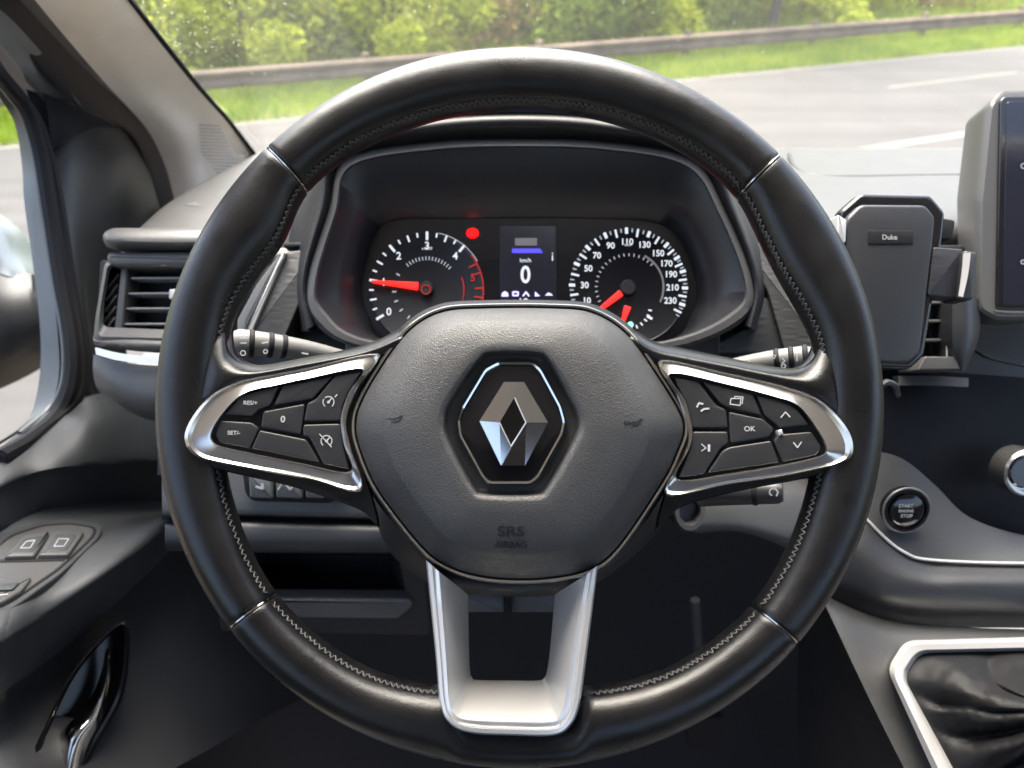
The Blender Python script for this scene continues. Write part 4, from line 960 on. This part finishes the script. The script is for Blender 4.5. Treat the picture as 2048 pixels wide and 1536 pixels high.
def rim_ring(a, shrink=1.0):
    ro, ri = smooth_itp(RO, a), smooth_itp(RI, a); c, s = math.cos(R(a)), math.sin(R(a))
    A = WF.uv(WF.P(CX+ro*c, CY-ro*s, 0)); B = WF.uv(WF.P(CX+ri*c, CY-ri*s, 0))
    cx, cy = (A[0]+B[0])/2, (A[1]+B[1])/2; dx, dy = (A[0]-B[0])/2, (A[1]-B[1])/2; hw = math.hypot(dx, dy)
    ht = .0158+.002*math.exp(-((a-270)/25)**2)+.0015*math.exp(-((a-30)/14)**2)+.0015*math.exp(-((a-150)/14)**2)
    out = []
    for k in range(NS):
        ph_ = 2*math.pi*k/NS; cphi, sphi = math.cos(ph_), math.sin(ph_)
        e = .92; x = math.copysign(abs(cphi)**e, cphi); z = math.copysign(abs(sphi)**e, sphi)
        notch = 1-.06*math.exp(-((ph_-R(30))/R(3.8))**2)+.022*math.exp(-((ph_-R(19))/R(4.5))**2)-.045*math.exp(-((ph_-R(158))/R(4))**2)
        x *= notch*shrink; z *= notch*shrink
        out.append(WF.at(cx+dx*x, cy+dy*x, ht*z))
    return out
def rim_part(a0, a1, label):
    d = [(0, .80), (.05, .90), (.12, .95), (.25, .982), (.45, 1.0)]
    an = [(a0+x, s) for x, s in d]+[(a, 1) for a in np.linspace(a0+1.2, a1-1.2, int((a1-a0)/1.4))]+[(a1-x, s) for x, s in reversed(d)]
    rings = [rim_ring(a, s) for a, s in an]; v = [q for r2_ in rings for q in r2_]; f = []
    for j in range(len(rings)-1):
        for k in range(NS): f.append((j*NS+k, j*NS+(k+1) % NS, (j+1)*NS+(k+1) % NS, (j+1)*NS+k))
    f.append(tuple(range(NS))); f.append(tuple((len(rings)-1)*NS+k for k in range(NS)))
    return mesh('rim_grip', v, f, leather, sw, sharp=50, label=label)
A1, A2, A3, A4 = 44.0, 134.3, 217.5, 319.6
g_top = rim_part(A1+.12, A2-.12, 'smooth top section of the rim')
g_l = rim_part(A2+.12, A3-.12, 'left leather section of the rim')
g_b = rim_part(A3+.12, A4-.12, 'bottom leather section of the rim')
g_r = rim_part(A4+.12, 360+A1-.12, 'right leather section of the rim')
for a in (A1, A2, A3, A4):
    r2_ = rim_ring(a, .955); q = [Vector(x) for x in r2_]+[Vector(r2_[0])]; v, f = tube_data(q, .0006, 5); mesh('seam_ring', v, f, chrome_d, sw)
def rim_point(a, phi, k=1.0):
    ro, ri = smooth_itp(RO, a), smooth_itp(RI, a); c, s = math.cos(R(a)), math.sin(R(a))
    A = WF.uv(WF.P(CX+ro*c, CY-ro*s, 0)); B = WF.uv(WF.P(CX+ri*c, CY-ri*s, 0))
    cx, cy = (A[0]+B[0])/2, (A[1]+B[1])/2; dx, dy = (A[0]-B[0])/2, (A[1]-B[1])/2
    ht = .0158+.002*math.exp(-((a-270)/25)**2); x = math.copysign(abs(math.cos(phi))**.92, math.cos(phi)); z = abs(math.sin(phi))**.92
    return WF.at(cx+dx*x*k, cy+dy*x*k, ht*z*k)
def stitching(a0, a1, par):
    parts = []; a = a0+.6
    while a < a1-.8:
        p0 = rim_point(a, R(163+random.uniform(-2, 2)), 1.0); p1 = rim_point(a+.75, R(152+random.uniform(-2, 2)), 1.0); p2 = rim_point(a+.35, R(152), 1.0); p3 = rim_point(a+1.1, R(163), 1.0)
        parts.append(tube_data([p0, (p0+p1)/2+WF.w*.0006, p1], [.00032, .00045, .00032], 5))
        parts.append(tube_data([p1, (p1+p3)/2+WF.w*.0004, p3], [.00028, .0004, .00028], 5)); a += 1.12*random.uniform(.88, 1.14)
    v, f = merge(parts); return mesh('stitching', v, f, thread, par)
stitching(A2+.5, 168, g_l); stitching(190, A3-.5, g_l); stitching(A3+.5, 256, g_b); stitching(284, A4-.5, g_b); stitching(A4+.5, 352, g_r); stitching(368, 360+A1-.5, g_r); stitching(A1+.5, A2-.5, g_top)

# hub body, ring and airbag cover
OUT = [(880, 614), (960, 606), (1110, 606), (1190, 616), (1262, 662), (1322, 745), (1368, 820), (1378, 862), (1364, 905), (1335, 965), (1245, 1098), (1185, 1146), (1110, 1164), (1030, 1168), (950, 1160), (882, 1136), (830, 1092), (748, 985), (712, 905), (701, 850), (716, 795), (768, 708), (818, 648)]
hubc = (1038, 880)
def sc_px(pts, k, c=hubc): return [(c[0]+(x-c[0])*k, c[1]+(y-c[1])*k) for x, y in pts]
def off_px(pts, d):   # inset in px
    return [tuple(q) for q in offset2(pts, d)]
loft(WF, 'hub_body', [(sc_px(OUT, .9), -.055), (sc_px(OUT, 1.02), -.03), (sc_px(OUT, 1.015), -.006), (off_px(OUT, 2), -.001)], dash_dark, sw, caps=(True, True), n=5)
loft(WF, 'hub_ring', [(OUT, -.008), (OUT, .0015), (off_px(OUT, 3), .0032), (off_px(OUT, 7), .0030), (off_px(OUT, 9), .0010), (off_px(OUT, 9), -.008)], silver_t, sw, n=6)
EC = (1024, 847)
HEX = [(985, 705), (1070, 706), (1098, 722), (1142, 800), (1158, 845), (1146, 885), (1095, 975), (1070, 990), (970, 989), (945, 975), (898, 885), (888, 843), (900, 800), (955, 722)]
def raycast(poly, c, a):
    dx, dy = math.cos(a), math.sin(a); best = 0; n = len(poly)
    for i in range(n):
        x1, y1 = poly[i-1][0]-c[0], poly[i-1][1]-c[1]; x2, y2 = poly[i][0]-c[0], poly[i][1]-c[1]
        ex, ey = x2-x1, y2-y1; det = dx*(-ey)+ex*dy
        if abs(det) < 1e-9: continue
        t = (x1*(-ey)+ex*y1)/det; u = (dx*y1-dy*x1)/det
        if t > 0 and -1e-6 <= u <= 1+1e-6: best = max(best, t)
    return best
outP = [tuple(q) for q in spline(off_px(OUT, 11), 8, True)]
hexP = [tuple(q) for q in spline(HEX, 6, True)]
NA = 180
PROF = None
def pad_add(u, v):
    q = WF.at(u, v, .024)-CAM; d = q.dot(FW); x = 1024+q.dot(RT)/d*FPX; y = 768-q.dot(UP)/d*FPX
    a = math.atan2(y-EC[1], x-EC[0]); r_ = math.hypot(x-EC[0], y-EC[1]); ro, ri = raycast(outP, EC, a), raycast(hexP, EC, a)
    t = (r_-ri)/(ro-ri); pr = sorted(prof[1:]); return float(np.interp(t, [p[0] for p in pr], [p[1] for p in pr]))
WP = Curved(WF, pad_add)
prof = [(1.0, -.004), (1.0, .0026), (.985, .0062), (.955, .0094), (.90, .0132), (.80, .0178), (.745, .0198), (.715, .0213), (.69, .0220), (.55, .0241), (.4, .0256), (.22, .0266), (.08, .0272), (.03, .0268), (0, .0245)]
v, f = [], []
for t, wv in prof:
    for k in range(NA):
        a = 2*math.pi*k/NA; ro, ri = raycast(outP, EC, a), raycast(hexP, EC, a); r_ = ri+(ro-ri)*t
        v.append(WF.P(EC[0]+r_*math.cos(a), EC[1]+r_*math.sin(a), wv))
for kx, wv in ((.965, .0150), (.93, .0135)):
    for k in range(NA):
        a = 2*math.pi*k/NA; r_ = raycast(hexP, EC, a)*kx; v.append(WF.P(EC[0]+r_*math.cos(a), EC[1]+r_*math.sin(a), wv+.004))
m_ = len(prof)+2
for j in range(m_-1):
    for k in range(NA): f.append((j*NA+k, j*NA+(k+1) % NA, (j+1)*NA+(k+1) % NA, (j+1)*NA+k))
f.append(tuple((m_-1)*NA+k for k in range(NA)))
ab = mesh('airbag_cover', v, f, pad_m, sw, sharp=60)
marks('airbag_lettering', [text_data(WP, 'SRS', 1022, 1064, 20, .0, th=.0004, sx=1.25, bold=.03), text_data(WP, 'AIRBAG', 1022, 1090, 13, .0, th=.0004, bold=.02)], mark_dark, ab)
def horn(x, y, s=1):
    return [line_data(WP, [(x-20*s, y+2), (x-4*s, y-1), (x+6*s, y-1), (x+18*s, y-8)], 1.6, .0, th=.0003), line_data(WP, [(x-20*s, y-4), (x-19*s, y+8)], 1.8, .0, th=.0003), line_data(WP, [(x-4*s, y+5), (x+8*s, y+5), (x+14*s, y+1), (x+18*s, y-8)], 1.6, .0, th=.0003)]
marks('horn_symbol', horn(786, 838), mark_dark, ab); marks('horn_symbol', horn(1268, 845, .9), mark_dark, ab)
# emblem
EO = [(995, 721), (1067, 721), (1083, 735), (1124, 811), (1133, 843), (1127, 869), (1078, 958), (1062, 971), (976, 971), (963, 958), (916, 872), (912, 842), (921, 815), (969, 735)]
em = loft(WF, 'emblem', [(EO, .012), (EO, .0240), (lerp2(EO, [EC]*14, .03), .0257), (lerp2(EO, [EC]*14, .065), .0253), (lerp2(EO, [EC]*14, .09), .0233)], chrome, sw, mode='round', r=6, n=3)
loft(WF, 'emblem_plate', [(lerp2(EO, [EC]*14, .085), .018), (lerp2(EO, [EC]*14, .085), .0234), (lerp2(EO, [EC]*14, .2), .0237)], gloss, em, mode='round', r=6, n=3, caps=(True, True))
# the rhombus: four folded bands
dO = [(1008, 764), (1048, 764), (1096, 845), (1050, 931), (1002, 931), (959, 842)]
dI = [(1028, 796), (1030, 794), (1052, 845), (1023, 894), (1021, 892), (999, 845)]
wo, wi = .0267, .0293
def facet(pts): return [WF.P(x, y, z) for x, y, z in pts]
segs = [ # each a band from outer edge to ridge, ridge to inner edge
 ([(1008, 764), (1048, 764), (1029, 795), (1028, 796)], (wo, wo, wi, wi)),
 ([(1048, 764), (1096, 845), (1052, 845), (1029, 795)], (wo, wo+.0006, wi, wi)),
 ([(1096, 845), (1050, 931), (1002, 931), (1022, 893), (1052, 845)], (wo+.0006, wo-.0004, wo-.0008, wi-.0012, wi)),
 ([(1002, 931), (959, 842), (999, 845), (1022, 893)], (wo+.001, wo, wi, wi+.0004)),
 ([(959, 842), (1008, 764), (1028, 796), (999, 845)], (wo, wo, wi, wi))]
v, f = [], []
for pts, ws_ in segs:
    b0 = len(v); n = len(pts); v += [WF.P(x, y, z) for (x, y), z in zip(pts, ws_)]; f.append(tuple(b0+i for i in range(n)))
    v += [WF.P(x, y, .023) for x, y in pts]
    for i in range(n): f.append((b0+i, b0+(i+1) % n, b0+n+(i+1) % n, b0+n+i))
mesh('badge_diamond', v, f, chrome, em, smooth=False)
v, f = merge([tube_data([WF.P(*q) for q in ((1003, 930, wo+.0006), (1022, 893, wi), (1052, 845, wi+.0004), (1029, 795, wi+.0003))], .00035, 6), tube_data([WF.P(*q) for q in ((1022, 893, wi), (999, 845, wi+.0003))], .0003, 6)])
mesh('badge_edge', v, f, silver_b, em)

def rise(u, v):
    t = max(0, min(1, (abs(u)-.082)/.098)); return .0165*t*t*(1.4-.4*t)
WC = Curved(WF, rise)
# spokes
def spoke(T, B, xs, body, O, I, side):
    pass
def arm(Tp, Bp, label=None):
    rows = [[(x, y-3, -.016) for x, y in Tp], [(x, y, -.005) for x, y in Tp],
            [(a[0]+(b[0]-a[0])*.35, a[1]+(b[1]-a[1])*.35, .0025) for a, b in zip(Tp, Bp)],
            [(a[0]+(b[0]-a[0])*.7, a[1]+(b[1]-a[1])*.7, .0035) for a, b in zip(Tp, Bp)],
            [(b[0], b[1]+3, .0012) for b in Bp], [(b[0], b[1]+12, -.006) for b in Bp]]
    # first columns rise into the rim's front face
    for r2_ in rows:
        for k_, dz_ in ((0, -.013), (1, -.0035)): r2_[k_] = (r2_[k_][0], r2_[k_][1], r2_[k_][2]+dz_)
    return patch('spoke_leather', rows, leather, sw, nu=5, nv=6, thick=.01, fr=WC, sharp=None, label=label)
arm([(415, 560), (447, 655), (463, 712), (515, 733), (610, 718), (700, 700), (752, 684), (800, 660)],
    [(372, 800), (400, 800), (440, 782), (500, 762), (610, 740), (700, 724), (752, 712), (810, 690)])
arm([(1668, 580), (1640, 690), (1612, 733), (1560, 738), (1456, 718), (1370, 700), (1310, 686), (1265, 660)],
    [(1712, 830), (1680, 825), (1640, 800), (1570, 775), (1456, 750), (1370, 735), (1310, 722), (1255, 690)])
LB = [(760, 700), (610, 734), (500, 756), (420, 780), (365, 850), (372, 910), (440, 940), (590, 975), (720, 1020), (760, 1050), (720, 900), (715, 800)]
RB = [(1316, 700), (1456, 744), (1570, 772), (1650, 800), (1712, 860), (1712, 915), (1640, 950), (1480, 982), (1360, 1015), (1310, 1060), (1350, 900), (1355, 800)]
loft(WC, 'spoke_body', [(sc_px(LB, .95, (560, 860)), -.03), (LB, -.014), (LB, -.005), (sc_px(LB, .97, (560, 860)), -.0015)], leather, sw, caps=(True, True), n=5, label='left horizontal spoke')
loft(WC, 'spoke_body', [(sc_px(RB, .95, (1520, 860)), -.03), (RB, -.014), (RB, -.005), (sc_px(RB, .97, (1520, 860)), -.0015)], leather, sw, caps=(True, True), n=5, label='right horizontal spoke')
LO = [(757, 706), (610, 736), (545, 748), (470, 765), (410, 802), (370, 866), (388, 910), (455, 930), (610, 957), (722, 982), (702, 895), (693, 840), (715, 778)]
LI = [(722, 739), (610, 759), (558, 770), (490, 787), (447, 828), (424, 868), (434, 889), (470, 899), (610, 928), (700, 943), (687, 888), (681, 838), (697, 785)]
RO2 = [(1319, 720), (1456, 746), (1560, 770), (1636, 798), (1688, 848), (1706, 892), (1688, 924), (1586, 950), (1456, 970), (1331, 990), (1370, 900), (1375, 858), (1354, 795)]
RI2 = [(1342, 748), (1456, 770), (1545, 793), (1592, 810), (1626, 850), (1650, 893), (1638, 912), (1560, 930), (1456, 947), (1355, 958), (1379, 897), (1385, 858), (1370, 800)]
for O, I, lb in ((LO, LI, 'left silver spoke trim'), (RO2, RI2, 'right silver spoke trim')):
    tr_ = loft(WC, 'spoke_trim', [(O, -.008), (O, .0028), (lerp2(O, I, .12), .0045), (lerp2(O, I, .28), .0035), (lerp2(O, I, .8), .0050), (lerp2(O, I, .94), .0058), (I, .0046), (I, -.006)], silver_t, sw, n=6, sharp=25, label=lb)
    loft(WC, 'switch_base', [(lerp2(O, I, .8), -.004), (lerp2(O, I, .8), -.0005)], black, tr_, caps=(True, True), n=6)
mkscale[0] = .85
KW0, KW1 = -.003, .0042
def key(pts, lab=None, sym=None, w1=KW1):
    c = np.mean(np.array(pts), axis=0); pts2 = [tuple(q) for q in offset2(pts, 1.3)]
    k = plate(WC, 'button', pts2, KW0, w1, key_m, sw, r=5, bev=.0007, label=lab, dome=.0003)
    if sym: marks('symbol', sym, white_mk, k)
    return k
WS = KW1+.0005
key([(445, 831), (480, 790), (558, 771), (541, 812), (517, 821), (504, 834)], 'button marked RES plus', [text_data(WC, 'RES/+', 501, 806, 9, WS, bold=.02)])
key([(441, 840), (504, 844), (519, 856), (500, 898), (438, 886), (429, 868)], 'button marked SET minus', [text_data(WC, 'SET/-', 468, 866, 9, WS, bold=.02)])
key([(565, 770), (667, 752), (625, 799), (545, 813)], 'blank upper key')
key([(525, 822), (611, 806), (602, 871), (520, 856)], 'button marked with a zero', [text_data(WC, '0', 566, 839, 15, WS, bold=.02)])
def cruise(x, y, fl=False):
    ps = [line_data(WC, arc_px(x, y, 11, -50, 130, 10), 2, WS), line_data(WC, arc_px(x, y, 11, 150, 230, 5), 2, WS), line_data(WC, [(x, y), (x+6, y-7)], 2.4, WS), line_data(WC, ring_px(x, y, 2, 6), 2, WS, closed=True)]
    ps.append(line_data(WC, [(x+13, y-10), (x+17, y-15)], 2, WS) if not fl else line_data(WC, [(x-14, y-14), (x+10, y+12)], 2, WS)); return ps
key([(669, 751), (724, 741), (696, 785), (683, 817), (681, 843), (606, 844), (613, 806), (630, 798)], 'cruise control on button', cruise(657, 804))
key([(605, 848), (681, 846), (687, 888), (699, 940), (646, 929), (618, 877), (604, 871)], 'cruise control cancel button', cruise(653, 882, True))
key([(518, 859), (613, 878), (641, 926), (501, 898)], 'blank lower key')
key([(1346, 753), (1398, 762), (1433, 809), (1454, 819), (1457, 857), (1385, 857), (1372, 805)], 'phone button', [line_data(WC, [(1394, 814), (1398, 806), (1406, 808)], 3.5, WS), line_data(WC, [(1402, 822), (1408, 818), (1418, 817)], 3.5, WS)])
key([(1385, 862), (1457, 862), (1458, 887), (1443, 897), (1409, 949), (1356, 957), (1379, 900)], 'voice button', [line_data(WC, [(1403, 888), (1412, 896), (1403, 902)], 2, WS), line_data(WC, [(1418, 902), (1418, 890)], 5, WS)])
key([(1404, 762), (1508, 788), (1525, 833), (1456, 817), (1440, 808)], 'button with rectangle symbol', [line_data(WC, [(1460, 808), (1462, 797), (1482, 797), (1480, 811)], 2, WS, closed=True), line_data(WC, [(1468, 797), (1470, 793), (1486, 794), (1484, 808)], 2, WS)])
key([(1457, 822), (1527, 837), (1550, 857), (1540, 875), (1460, 889)], 'button marked OK', [text_data(WC, 'OK', 1499, 858, 12, WS, bold=.01)])
key([(1512, 789), (1563, 801), (1594, 816), (1620, 850), (1560, 857), (1529, 832)], 'up arrow button', [line_data(WC, [(1562, 835), (1571, 824), (1580, 834)], 2.4, WS)])
key([(1556, 868), (1624, 862), (1645, 894), (1634, 911), (1566, 926), (1546, 882)], 'down arrow button', [line_data(WC, [(1587, 885), (1595, 895), (1603, 884)], 2.4, WS)])
key([(1460, 893), (1543, 880), (1560, 926), (1413, 947), (1445, 900)], 'blank right lower key')
plate(WC, 'rocker_pip', [(1556, 861), (1564, 858), (1567, 867), (1559, 872)], 0, .0055, silver_b, sw, r=2, bev=.0006)

# bottom spoke
WV = Curved(WF, lambda u, v: .0085*max(0, min(1, (-.10-v)/.065)))
UO = [(852, 1120), (871, 1308), (880, 1405), (898, 1446), (940, 1466), (1025, 1471), (1108, 1471), (1142, 1450), (1160, 1405), (1176, 1290), (1196, 1130)]
UF = [(880, 1145), (893, 1308), (899, 1400), (908, 1425), (935, 1438), (1020, 1442), (1100, 1442), (1118, 1430), (1128, 1400), (1143, 1290), (1172, 1150)]
UB = [(936, 1188), (938, 1300), (940, 1340), (944, 1355), (955, 1360), (1018, 1361), (1075, 1361), (1088, 1356), (1094, 1342), (1100, 1300), (1110, 1188)]
def strip_u(name, rows, mat, parent, n=5, label=None, sharp=30):
    G_ = [[WV.P(x, y, wv) for x, y in [tuple(q) for q in spline(pts, n)]] for pts, wv in rows]
    m1, n1 = len(G_), len(G_[0]); v = [q for r2_ in G_ for q in r2_]
    f = [(i*n1+j, i*n1+j+1, (i+1)*n1+j+1, (i+1)*n1+j) for i in range(m1-1) for j in range(n1-1)]
    return mesh(name, v, f, mat, parent, sharp=sharp, label=label)
us = strip_u('lower_spoke', [(UO, -.012), (UO, .012), (lerp2(UO, UF, .12), .0142), (lerp2(UO, UF, .42), .0145), (lerp2(UO, UF, .5), .0130), (lerp2(UO, UF, .6), .0136), (lerp2(UO, UF, .93), .0140), (UF, .0125), (lerp2(UF, UB, .08), .011), (UB, -.016), (UB, -.022), (UO, -.022)], silver, sw)
patch('lower_spoke_bridge', [[(860, 1140, -.004), (1024, 1160, -.004), (1190, 1140, -.004)], [(875, 1160, -.002), (1024, 1182, -.004), (1178, 1160, -.002)], [(930, 1190, -.016), (1024, 1192, -.016), (1115, 1190, -.016)]], dash_dark, us, thick=.01, fr=WV)
